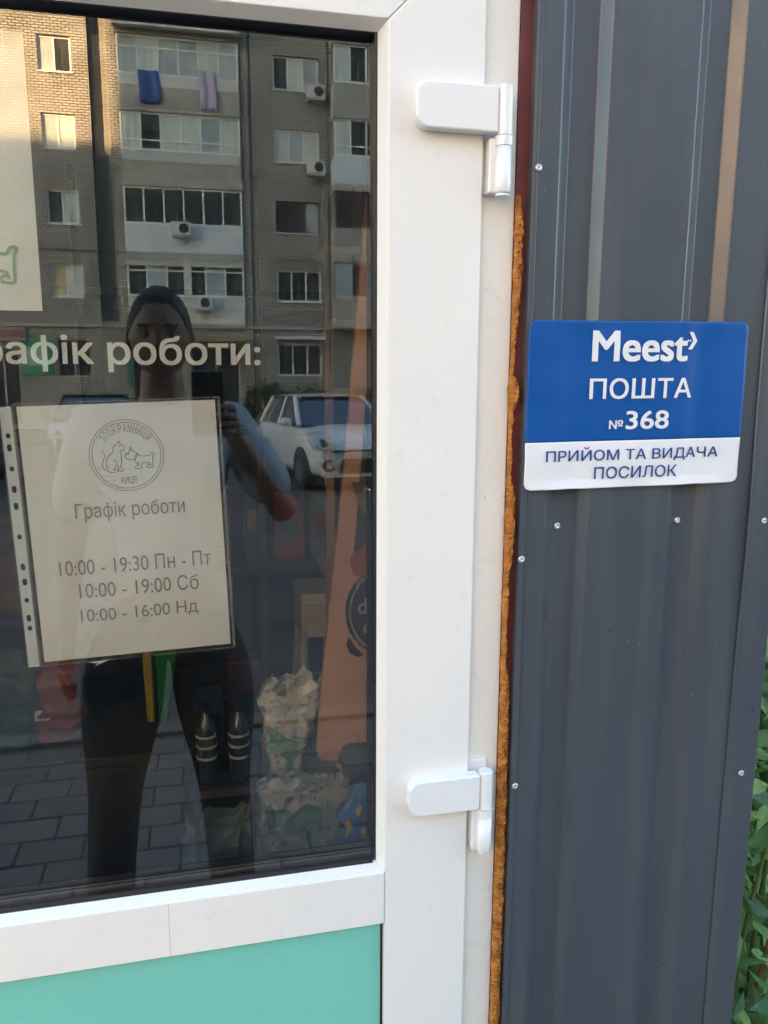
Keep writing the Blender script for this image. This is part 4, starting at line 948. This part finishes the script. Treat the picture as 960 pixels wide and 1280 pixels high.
# ---------------------------------------------------------------- cars
TYRE = mat('tyre', (.02, .02, .02), .8); RIM = mat('rim', (.45, .46, .48), .3, .8); CARGL = mat('car_glass', (.012, .03, .06), .05, spec=.9, coat=.6); LAMP = mat('lamp_lens', (.55, .56, .56), .12, coat=1); CHR = mat('chrome', (.7, .7, .72), .12, 1)
def car(label, paint, x, y, rz, z=-.2, sc=1):
    c = thing('parked_car', label, 'car', 'cars parked across the street', (x, y, z)); c.rotation_euler.z = rz; c.scale = (sc, sc, sc)
    st = [(1.95, .50, .38, .58, .62), (1.91, .70, .24, .68, .73), (1.78, .79, .20, .80, .86), (1.5, .83, .20, .89, .95), (1.15, .845, .20, .95, 1.02), (.85, .85, .19, .98, 1.03), (0, .85, .19, .99, 1.03), (-1, .85, .19, 1.02, 1.05), (-1.55, .83, .21, 1.02, 1.05), (-1.82, .79, .26, .97, 1.0), (-1.93, .70, .36, .86, .9)]
    mb = MB(); vs = []; N = 14
    for X, hw, zb, zt, zc in st:
        half = [(hw*.80, zb), (hw*.96, zb+.07), (hw, zb+.2), (hw*1.0, (zb+zt)/2+.04), (hw*.985, zt-.06), (hw*.90, zt), (hw*.5, zc)]
        ringp = [(X, a, b) for a, b in half]+[(X, -a, b) for a, b in reversed(half)]; vs += ringp
    fs = [(j*N+i, j*N+(i+1) % N, (j+1)*N+(i+1) % N, (j+1)*N+i) for j in range(len(st)-1) for i in range(N)]+[tuple(range(N)), tuple(range(len(st)*N-1, len(st)*N-N-1, -1))]
    mb.add(vs, fs, 0, True); mb.build('body', paint, c, subd=2)
    def gh(s, z0, z1):
        return [(1.02, .70*s), (.95, .76*s), (-1.45, .77*s), (-1.80, .62*s)], z0
    base = [(1.05, .60), (.90, .755), (-1.4, .765), (-1.83, .62)]; top = [(.30, .50), (.18, .585), (-1.15, .58), (-1.5, .49)]
    mb = MB(); B8 = [(a, b, 1.0) for a, b in base]+[(a, -b, 1.0) for a, b in reversed(base)]; T8 = [(a, b, 1.45) for a, b in top]+[(a, -b, 1.45) for a, b in reversed(top)]
    mb.add(B8+T8, [(i, (i+1) % 8, (i+1) % 8+8, i+8) for i in range(8)]+[tuple(range(7, -1, -1)), tuple(range(8, 16))]); mb.build('cabin_glass', CARGL, c)
    mb = MB(); mb.grid(lambda a, b: (.36-1.92*a, (-1+2*b)*(.615-.03*math.cos(a*6.28)), 1.445+.075*math.sin(math.pi*min(max(a, .02), .98))**.5*(1-(2*b-1)**4*.6)), 12, 12); mb.box(.30, -1.5, -.57, .57, 1.425, 1.45); mb.build('roof', paint, c)
    for s in (1, -1):
        for (a, b), (e, f), r in ((base[1], top[1], .045), (base[2], top[2], .06), ((-.22, .775), (-.25, .60), .035)):
            MB().cyl((a, s*(b+.01), 1.0), (e, s*(f+.015), 1.45), r, n=8).build('pillar', paint, c)
        mm = MB(); mm.lathe([(.02, -.09), (.075, -.07), (.085, 0), (.07, .07), (.02, .085)], (.72, s*.93, 1.05), 12, axis='y'); mm.build('mirror', paint, c)
        for X in (1.22, -1.28):
            wh = bpy.data.objects.new('wheel', None); COL.objects.link(wh); wh.parent = c; wh.location = (X, s*.78, .30)
            MB().cyl((0, -.09, 0), (0, .09, 0), .30, n=28).build('tyre', TYRE, wh, bevel=.03); MB().cyl((0, -.098, 0), (0, .098, 0), .19, n=20).build('rim', RIM, wh, bevel=.01)
            MB().cyl((X, s*.70, .32), (X, s*.862, .32), .355, n=28).build('wheel_arch', TYRE, c)
        if 0: MB().prism([(1.38, .965), (1.70, .90), (1.905, .755), (1.935, .655), (1.78, .64), (1.55, .78)], (s*.50, s*.838)).build('headlight_surround', TYRE, c, bevel=.015)
        MB().prism([(1.46, .945), (1.70, .888), (1.90, .755), (1.945, .665), (1.80, .67), (1.60, .79)], (s*.50, s*.846)).build('headlight', LAMP, c, bevel=.02); MB().cyl((1.72, s*.70, .79), (1.925, s*.66, .745), .055, n=16).build('lamp_bulb', TYRE, c)
        MB().cyl((1.86, s*.60, .42), (1.935, s*.60, .42), .055, n=16).build('fog_lamp', LAMP, c); MB().cyl((1.84, s*.60, .42), (1.93, s*.60, .42), .10, n=16).build('fog_recess', TYRE, c)
    MB().prism([(-.46, .30), (.46, .30), (.38, .52), (-.38, .52)], (1.88, 1.965), axis='x').build('grille', TYRE, c, bevel=.01)
    MB().box(1.93, 1.962, -.60, .60, .625, .655).build('grille_slit', TYRE, c); MB().box(1.955, 1.985, -.26, .26, .52, .62).build('number_plate', PLASTER, c, bevel=.005)
    MB().lathe([(.055, 1.955), (.06, 1.968), (.045, 1.972)], (0, 0, 0), 16).build('emblem', CHR, c).rotation_euler = (R(90), 0, R(90))
    c.children[-1].location = (0, 0, .69)
    MB().box(1.86, 1.965, -.72, .72, .235, .275).build('bumper_lip', paint, c, bevel=.01)
    return c
for ob_ in (): pass
WCAR = mat('white_car_paint', (.80, .82, .84), .22, coat=.8); DCAR = mat('dark_car_paint', (.03, .035, .04), .22, coat=.8); BCAR = mat('blue_car_paint', (.05, .09, .16), .22, coat=.8)
car('white compact hatchback parked nose out, mirrored beside the door edge', WCAR, 2.36, -14.1, R(80), sc=1.07)
car('black car with a brown tinted windscreen mirrored above the paper notice', DCAR, -2.25, -18.5, R(84), sc=1.1)
car('dark blue car cut by the left edge of the glass in the reflection', BCAR, -4.4, -14.5, R(88))
car('blue hatchback mirrored behind the black car', BCAR, -1.3, -23.8, R(86))

# bushes in front of the house
LEAFD = mat('bush_leaf', (.045, .075, .03), .7, var=.5, vscale=3)
def bush(x, y, r, h_, label, seed):
    rn = random.Random(seed); t_ = thing('bush', label, 'bush', 'bushes along the house front', (x, y, 0))
    mb = MB()
    for _ in range(1500):
        p = Vector((rn.gauss(0, 1), rn.gauss(0, 1), rn.gauss(0, 1))).normalized()*rn.uniform(.55, 1); p = Vector((p.x*r*(1+.25*noise.noise(p*3)), p.y*.6, h_*.5+p.z*h_*.5*(1+.3*noise.noise(p*2.5))))
        a, b = Vector((rn.gauss(0, 1), rn.gauss(0, 1), rn.gauss(0, 1))).normalized()*.1, Vector((rn.gauss(0, 1), rn.gauss(0, 1), rn.gauss(0, 1))).normalized()*.06
        mb.add([p-a, p+b, p+a, p-b], [(0, 1, 2, 3)])
    o = mb.build('foliage', LEAFD, t_, fix=False); o['kind'] = 'stuff'
    for k in range(4): MB().cyl((0, 0, 0), (rn.uniform(-.5, .5)*r, 0, h_*.6), .03, .01, n=6).build('stem', mat('bark', (.08, .06, .045), .9), t_)
bush(2.7, -31.2, 1.0, 1.9, 'dark green bush under the mirrored brick wall, left of the white car', 1); bush(4.4, -30.8, 1.3, 1.7, 'low green bush below the ground floor window of the mirrored house', 2); bush(6.6, -30.5, 1.4, 1.6, 'green bush behind the roof of the white car', 3)

# ---------------------------------------------------------------- the photographer
SKIN = mat('skin', (.19, .10, .07), .5, var=.08, vscale=20); HAIR = mat('dark_hair', (.015, .011, .009), .6, bump=.8, bscale=120)
SHIRT = mat('pale_blue_shirt', (.36, .40, .47), .8, var=.05, vscale=5); TROU = mat('charcoal_trousers', (.022, .026, .034), .9, var=.2, vscale=9)
def skin(chains, levels=2, extra=None):
    vs, es, rs = [], [], []
    idx = {}
    for ch in chains:
        prev = None
        for p, r in ch:
            key = tuple(round(c, 4) for c in p)
            if key not in idx: idx[key] = len(vs); vs.append(p); rs.append(r if isinstance(r, tuple) else (r, r))
            if prev is not None: es.append((prev, idx[key]))
            prev = idx[key]
    me = bpy.data.meshes.new('k'); me.from_pydata(vs, es, []); o = bpy.data.objects.new('k', me); COL.objects.link(o)
    o.modifiers.new('s', 'SKIN'); sd = o.modifiers.new('d', 'SUBSURF'); sd.levels = levels
    for i, r in enumerate(rs): me.skin_vertices[0].data[i].radius = r; me.skin_vertices[0].data[i].use_root = (i == 0)
    bpy.context.view_layer.update()
    m2 = bpy.data.meshes.new_from_object(o.evaluated_get(bpy.context.evaluated_depsgraph_get())); bpy.data.objects.remove(o); return m2
pr_ = thing('person', 'man in a pale blue shirt and dark trousers photographing, mirrored in the glass', 'person')
pr_.scale = (1, 1, .972); pr_.location = (0, 0, -.0028)
pr_['label'] = 'man in pale blue shirt and dark trousers holding up a phone, mirrored in glass'
PYY = -1.19; PX = -.085
# joints
pel = (-.10, PYY, .93); wai = (-.095, PYY, 1.07); che = (-.09, PYY, 1.30); nek = (PX, PYY, 1.475); nk2 = (PX, PYY+.01, 1.54)
shR = (.095, PYY, 1.415); elR = (.225, PYY+.09, 1.175); wrR = (.092, -.985, 1.393); hdR = (.075, -.972, 1.443)
shL = (-.275, PYY, 1.415); elL = (-.335, PYY-.02, 1.12); wrL = (-.350, PYY+.05, .87); hdL = (-.355, PYY+.07, .80)
hpR = (-.01, PYY, .90); knR = (.035, PYY+.02, .42); anR = (.055, PYY-.03, -.01); toR = (.06, PYY+.14, -.065)
hpL = (-.19, PYY, .90); knL = (-.255, PYY+.02, .42); anL = (-.295, PYY-.03, -.01); toL = (-.33, PYY+.14, -.065)
def fing(root, pts, r): return [(root, r*1.2)]+[(p, r*(1-.1*i)) for i, p in enumerate(pts)]
FX = .0745
fR = []
for i, (z, ln) in enumerate(((1.473, .030), (1.453, .036), (1.433, .034), (1.414, .026))):
    fR.append([(hdR, (.030, .014)), ((.083, -.962, z), .0095), ((.0825, -.948, z+.003), .0088), ((.066, -.937+.0, z+.004), .0080), ((.066-ln, -.9385, z+.003), .0070)])
fR.append([(wrR, .024), ((.066, -.985, 1.426), .012), ((.052, -.972, 1.453), .0105), ((.040, -.966, 1.475), .0085)])
fL = []
for i, (dy, ln) in enumerate(((.030, .062), (.010, .070), (-.010, .066), (-.028, .052))):
    fL.append([(hdL, (.034, .016)), ((-.360, hdL[1]+dy, .765), .0095), ((-.352, hdL[1]+dy+.004, .765-ln*.5), .0088), ((-.335, hdL[1]+dy+.004, .765-ln*.85), .0078)])
fL.append([(hdL, .02), ((-.345, hdL[1]+.042, .79), .011), ((-.335, hdL[1]+.055, .755), .009)])
me = skin([[(pel, (.125, .09)), (wai, (.125, .085)), (che, (.15, .09)), (nek, (.062, .060)), (nk2, .058), ((PX, PYY+.012, 1.60), .055)],
           [(che, (.15, .09)), (shR, .052), (elR, .039), (wrR, .026), (hdR, (.030, .014))], [(che, (.15, .09)), (shL, .052), (elL, .039), (wrL, .026), (hdL, (.034, .016))],
           [(pel, (.125, .09)), (hpR, .075), (knR, .052), (anR, .036), (toR, .03)], [(pel, (.125, .09)), (hpL, .075), (knL, .052), (anL, .036), (toL, .03)]]+fR+fL, 2)
bm = bmesh.new(); bm.from_mesh(me)
# head: an egg shaped grid with brow, eye sockets, nose, mouth and chin pushed into it, joined to the neck in one mesh
HC = Vector((PX, PYY+.012, 1.655)); nu, nv = 48, 36; hv = []
for j in range(nv+1):
    th = math.pi*j/nv
    for i in range(nu):
        ph = 2*math.pi*i/nu; d = Vector((math.sin(th)*math.cos(ph), math.sin(th)*math.sin(ph), math.cos(th)))
        jaw = 1-.28*max(0, -d.z)**1.2
        p = Vector((d.x*.078*jaw, d.y*.098*(1-.12*max(0, -d.z)), d.z*.122))
        if d.y > 0:
            g = lambda x, z, sx, sz: math.exp(-((p.x-x)/sx)**2-((p.z-z)/sz)**2)
            p.y += .015*g(0, -.024, .014, .014)+.007*g(0, -.004, .009, .026)+.006*(g(0, -.058, .026, .007)+g(0, -.070, .022, .006))+.010*g(0, -.10, .03, .018)-.010*(g(.032, .004, .017, .012)+g(-.032, .004, .017, .012))+.007*(g(.03, .025, .024, .008)+g(-.03, .025, .024, .008))-.003*g(0, -.064, .03, .003)
        hv.append(bm.verts.new(HC+p))
for j in range(nv):
    for i in range(nu):
        a, b, c_, d_ = hv[j*nu+i], hv[j*nu+(i+1) % nu], hv[(j+1)*nu+(i+1) % nu], hv[(j+1)*nu+i]
        try: bm.faces.new((a, d_, c_, b))
        except ValueError: pass
for s in (1, -1):
    r_ = bmesh.ops.create_uvsphere(bm, u_segments=12, v_segments=8, radius=1)
    for v in r_['verts']: v.co = HC+Vector((s*.080+v.co.x*.009, -.008+v.co.y*.017, -.008+v.co.z*.031))
bm.to_mesh(me); bm.free(); me.materials.append(SKIN)
for p in me.polygons: p.use_smooth = True
o = bpy.data.objects.new('body', me); COL.objects.link(o); o.parent = pr_
for s in (1, -1):
    MB().lathe([(.001, -.011), (.008, -.0075), (.011, 0), (.008, .0075), (.001, .011)], tuple(HC+Vector((s*.032, .079, .004))), 12).build('eye', mat('eye_white', (.16, .13, .12), .5), o)
    MB().box(HC.x+s*.032-.017, HC.x+s*.032+.017, HC.y+.090, HC.y+.097, HC.z+.022, HC.z+.028).build('eyebrow', HAIR, o)
def HL(a):
    q = .5-.5*math.sin(2*math.pi*a)      # 0 over the forehead, 1 at the nape
    return 52+34*min(1, q/.22)**2*(q < .22)+(34 if q >= .22 else 0)+30*max(0, (q-.3)/.7)+3*math.sin(a*90)
hm = MB(); hm.grid(lambda a, b: HC+Vector((0, -.006, .006))+(lambda d: Vector((d.x*.081, d.y*.100, d.z*.127))*(1+.018*noise.noise(d*9)+.028*noise.noise(Vector((d.x*40, d.y*40, d.z*12)))) )(Vector((math.sin(b*R(HL(a)))*math.cos(2*math.pi*a), math.sin(b*R(HL(a)))*math.sin(2*math.pi*a), math.cos(b*R(HL(a)))))) , 120, 28)
# hair line sits higher over the forehead
o2 = hm.build('hair', HAIR, pr_); o2.modifiers.new('t', 'SOLIDIFY').thickness = .008
def cloth(name, chains, m, lv=2):
    me = skin(chains, lv); me.materials.append(m)
    for p in me.polygons: p.use_smooth = True
    o = bpy.data.objects.new(name, me); COL.objects.link(o); o.parent = pr_; return o
slR = tuple(shR[i]+(elR[i]-shR[i])*.85 for i in range(3)); slL = tuple(shL[i]+(elL[i]-shL[i])*.85 for i in range(3))
cloth('shirt', [[((-.10, PYY, .975), (.205, .125)), ((-.095, PYY, 1.12), (.195, .125)), (che, (.200, .125)), ((PX, PYY, 1.44), (.10, .085)), ((PX, PYY, 1.49), (.072, .07))],
                [(che, (.2, .125)), (shR, .082), (slR, .066)], [(che, (.2, .125)), (shL, .082), (slL, .066)]], SHIRT)
cloth('trousers', [[((-.10, PYY, 1.0), (.165, .12)), (pel, (.18, .125)), (hpR, (.135, .12)), ((.02, PYY+.01, .68), .128), (knR, .078), ((.045, PYY-.01, .22), .072), ((.055, PYY-.03, .0), .070)],
                   [(pel, (.18, .125)), (hpL, (.135, .12)), ((-.225, PYY+.01, .68), .128), (knL, .078), ((-.275, PYY-.01, .22), .072), ((-.295, PYY-.03, .0), .070)]], TROU)
for a_, t_ in ((anR, toR), (anL, toL)): cloth('shoe', [[((a_[0], a_[1]-.03, -.05), (.045, .045)), ((a_[0], a_[1]+.05, -.055), (.048, .045)), ((t_[0], t_[1]+.03, -.065), (.045, .032))]], RUB)
ph = thing('phone', 'dark smartphone held up in the mirrored hand of the photographer', 'phone')
MB().box(-.012, .064, -.957, -.9485, 1.365, 1.517).build('case', mat('phone_case', (.012, .012, .014), .3, coat=.3), ph, bevel=.004)
MB().box(-.010, .026, -.9485, -.9465, 1.478, 1.515).build('camera_island', mat('phone_island', (.02, .02, .022), .2), ph, bevel=.001)
for x, z in ((.002, 1.505), (.002, 1.488), (.017, 1.4965)): MB().cyl((x, -.9466, z), (x, -.9452, z), .0065, n=20).build('lens', CARGL, ph)

# ---------------------------------------------------------------- plants right of the kiosk corner
GL = [mat('leaf_%d' % i, c, .45, var=.25, vscale=18, bump=.4, bscale=60, spec=.5) for i, c in enumerate([(.09, .22, .06), (.16, .34, .09), (.05, .13, .045), (.22, .40, .13)])]
for g_ in GL:
    b = g_.node_tree.nodes['Principled BSDF']; b.inputs['Transmission Weight'].default_value = 0; b.inputs['Subsurface Weight'].default_value = 0
STEM = mat('green_stem', (.09, .14, .04), .6); DRY = mat('dry_stem', (.20, .12, .06), .8)
def leaf_mesh(kind, i):
    mb = MB(); n = 6
    prof_ = {'heart': [0, .62, .5, .40, .26, .12, 0], 'lance': [0, .14, .19, .18, .14, .07, 0]}[kind]
    vs = []
    for k in range(n+1):
        t = k/n; wv = prof_[k]; dz = -.12*t*t+.02*math.sin(t*14+i)
        back_ = -.12 if (kind == 'heart' and k == 1) else 0
        for s in (-1, 0, 1): vs.append((t+(back_ if s else 0), s*wv, dz+(.06 if s else 0)*(1 if kind == 'heart' else .6)))
    mb.add(vs, [(3*k+j, 3*k+j+1, 3*k+j+4, 3*k+j+3) for k in range(n) for j in (0, 1)], 0, True)
    me = mb.build('leaf', GL[i % 4], None, fix=False); d = me.data; bpy.data.objects.remove(me); return d
LM = {k: [leaf_mesh(k, i) for i in range(4)] for k in ('heart', 'lance')}
def plant(x, y, h_, kind, n, size, label, seed, lean=(0, 0), name='broadleaf_plant', dry=False, zlo=.1):
    rn = random.Random(seed); t_ = thing(name, label, 'plant', None, (x, y, -.1))
    mb = MB(); P = lambda t: Vector((lean[0]*t+.02*math.sin(t*9+seed), lean[1]*t+.02*math.cos(t*7+seed), h_*t))
    for k in range(12): mb.cyl(P(k/12), P((k+1)/12), .006*(1-.05*k), .006*(1-.05*(k+1)), n=7, caps=False)
    mb.build('stem', DRY if dry else STEM, t_)
    for k in range(n):
        t = zlo+(1-zlo)*(k+.5)/n; a = k*2.4+rn.uniform(-.5, .5); p = P(t)
        o = bpy.data.objects.new('leaf', LM[kind][rn.randrange(4)]); COL.objects.link(o); o.parent = t_
        s = size*rn.uniform(.6, 1.15); o.location = p+Vector((math.cos(a), math.sin(a), .3))*s*.25
        o.rotation_euler = (rn.uniform(-.5, .5), rn.uniform(-.25, .75), a); o.scale = (s, s*rn.uniform(.8, 1.1), s)
random.seed(3)
plant(.872, .03, .60, 'heart', 10, .13, 'low plant with large light green heart leaves at the foot of the kiosk corner', 4, lean=(.06, -.04))
plant(.97, .0, .54, 'heart', 9, .12, 'second heart leaved plant, nearer the right edge of the picture', 5, lean=(-.02, -.05))
plant(.90, .22, 1.0, 'lance', 26, .085, 'slender green stem with narrow pointed leaves beside the grey corner', 6, lean=(.05, -.10), name='pointed_leaf_plant')
plant(.84, .32, 1.12, 'lance', 26, .095, 'tall narrow leaved plant tucked behind the corner trim', 7, lean=(.10, -.12), name='pointed_leaf_plant')
plant(1.02, .25, 1.25, 'lance', 28, .10, 'tallest narrow leaved plant at the right edge', 8, lean=(-.03, -.08), name='pointed_leaf_plant')
plant(.95, .18, .98, 'heart', 12, .07, 'climber with mid sized leaves around a dry brown stem', 9, lean=(.03, -.05), name='climbing_plant', dry=True)
plant(1.08, .12, .9, 'heart', 14, .08, 'leafy climber partly cut by the right edge of the picture', 10, lean=(-.06, -.05), name='climbing_plant')
plant(.97, .45, 1.3, 'heart', 18, .09, 'shaded climber standing behind the other plants', 12, lean=(.02, -.05), name='climbing_plant')
mb = MB(); rn = random.Random(77); mis = []
vs = []
for _ in range(5200):
    x = rn.uniform(.80, 2.3); y = rn.uniform(.05, 1.6)+ (x-.8)*.1; z = rn.uniform(-.1, min(1.45, .55+y*.75)); s = rn.uniform(.02, .05)
    n1 = Vector((rn.gauss(0, 1), rn.gauss(0, 1)-.5, rn.gauss(0, .6)+.6)).normalized(); u = n1.orthogonal().normalized(); u.rotate(Matrix.Rotation(rn.uniform(0, 6.28), 3, n1)); v = n1.cross(u)
    c = Vector((x, y, z)); mb.add([c-u*s, c-u*s*.2+v*s*.42-n1*s*.1, c+u*s, c-u*s*.2-v*s*.42-n1*s*.1], [(0, 1, 2, 3)], rn.randrange(4), False)
for _ in range(60):
    x = rn.uniform(.82, 1.9); y = rn.uniform(.1, 1.4); h_ = rn.uniform(.4, 1.3); mb.cyl((x, y, -.1), (x+rn.uniform(-.1, .1), y+rn.uniform(-.1, .1), h_), .004, .002, n=5, caps=False, mi=rn.choice((0, 2)))
tag(mb.build('undergrowth', GL, None, fix=False), 'dense mixed green undergrowth beside the kiosk', 'undergrowth', None, 'stuff')
tag(MB().box(.9, 8, 2.0, 2.08, -.1, 2.2).build('board_fence', mat('old_fence', (.10, .10, .09), .9, var=.3)), 'dark weathered fence behind the undergrowth', 'fence')
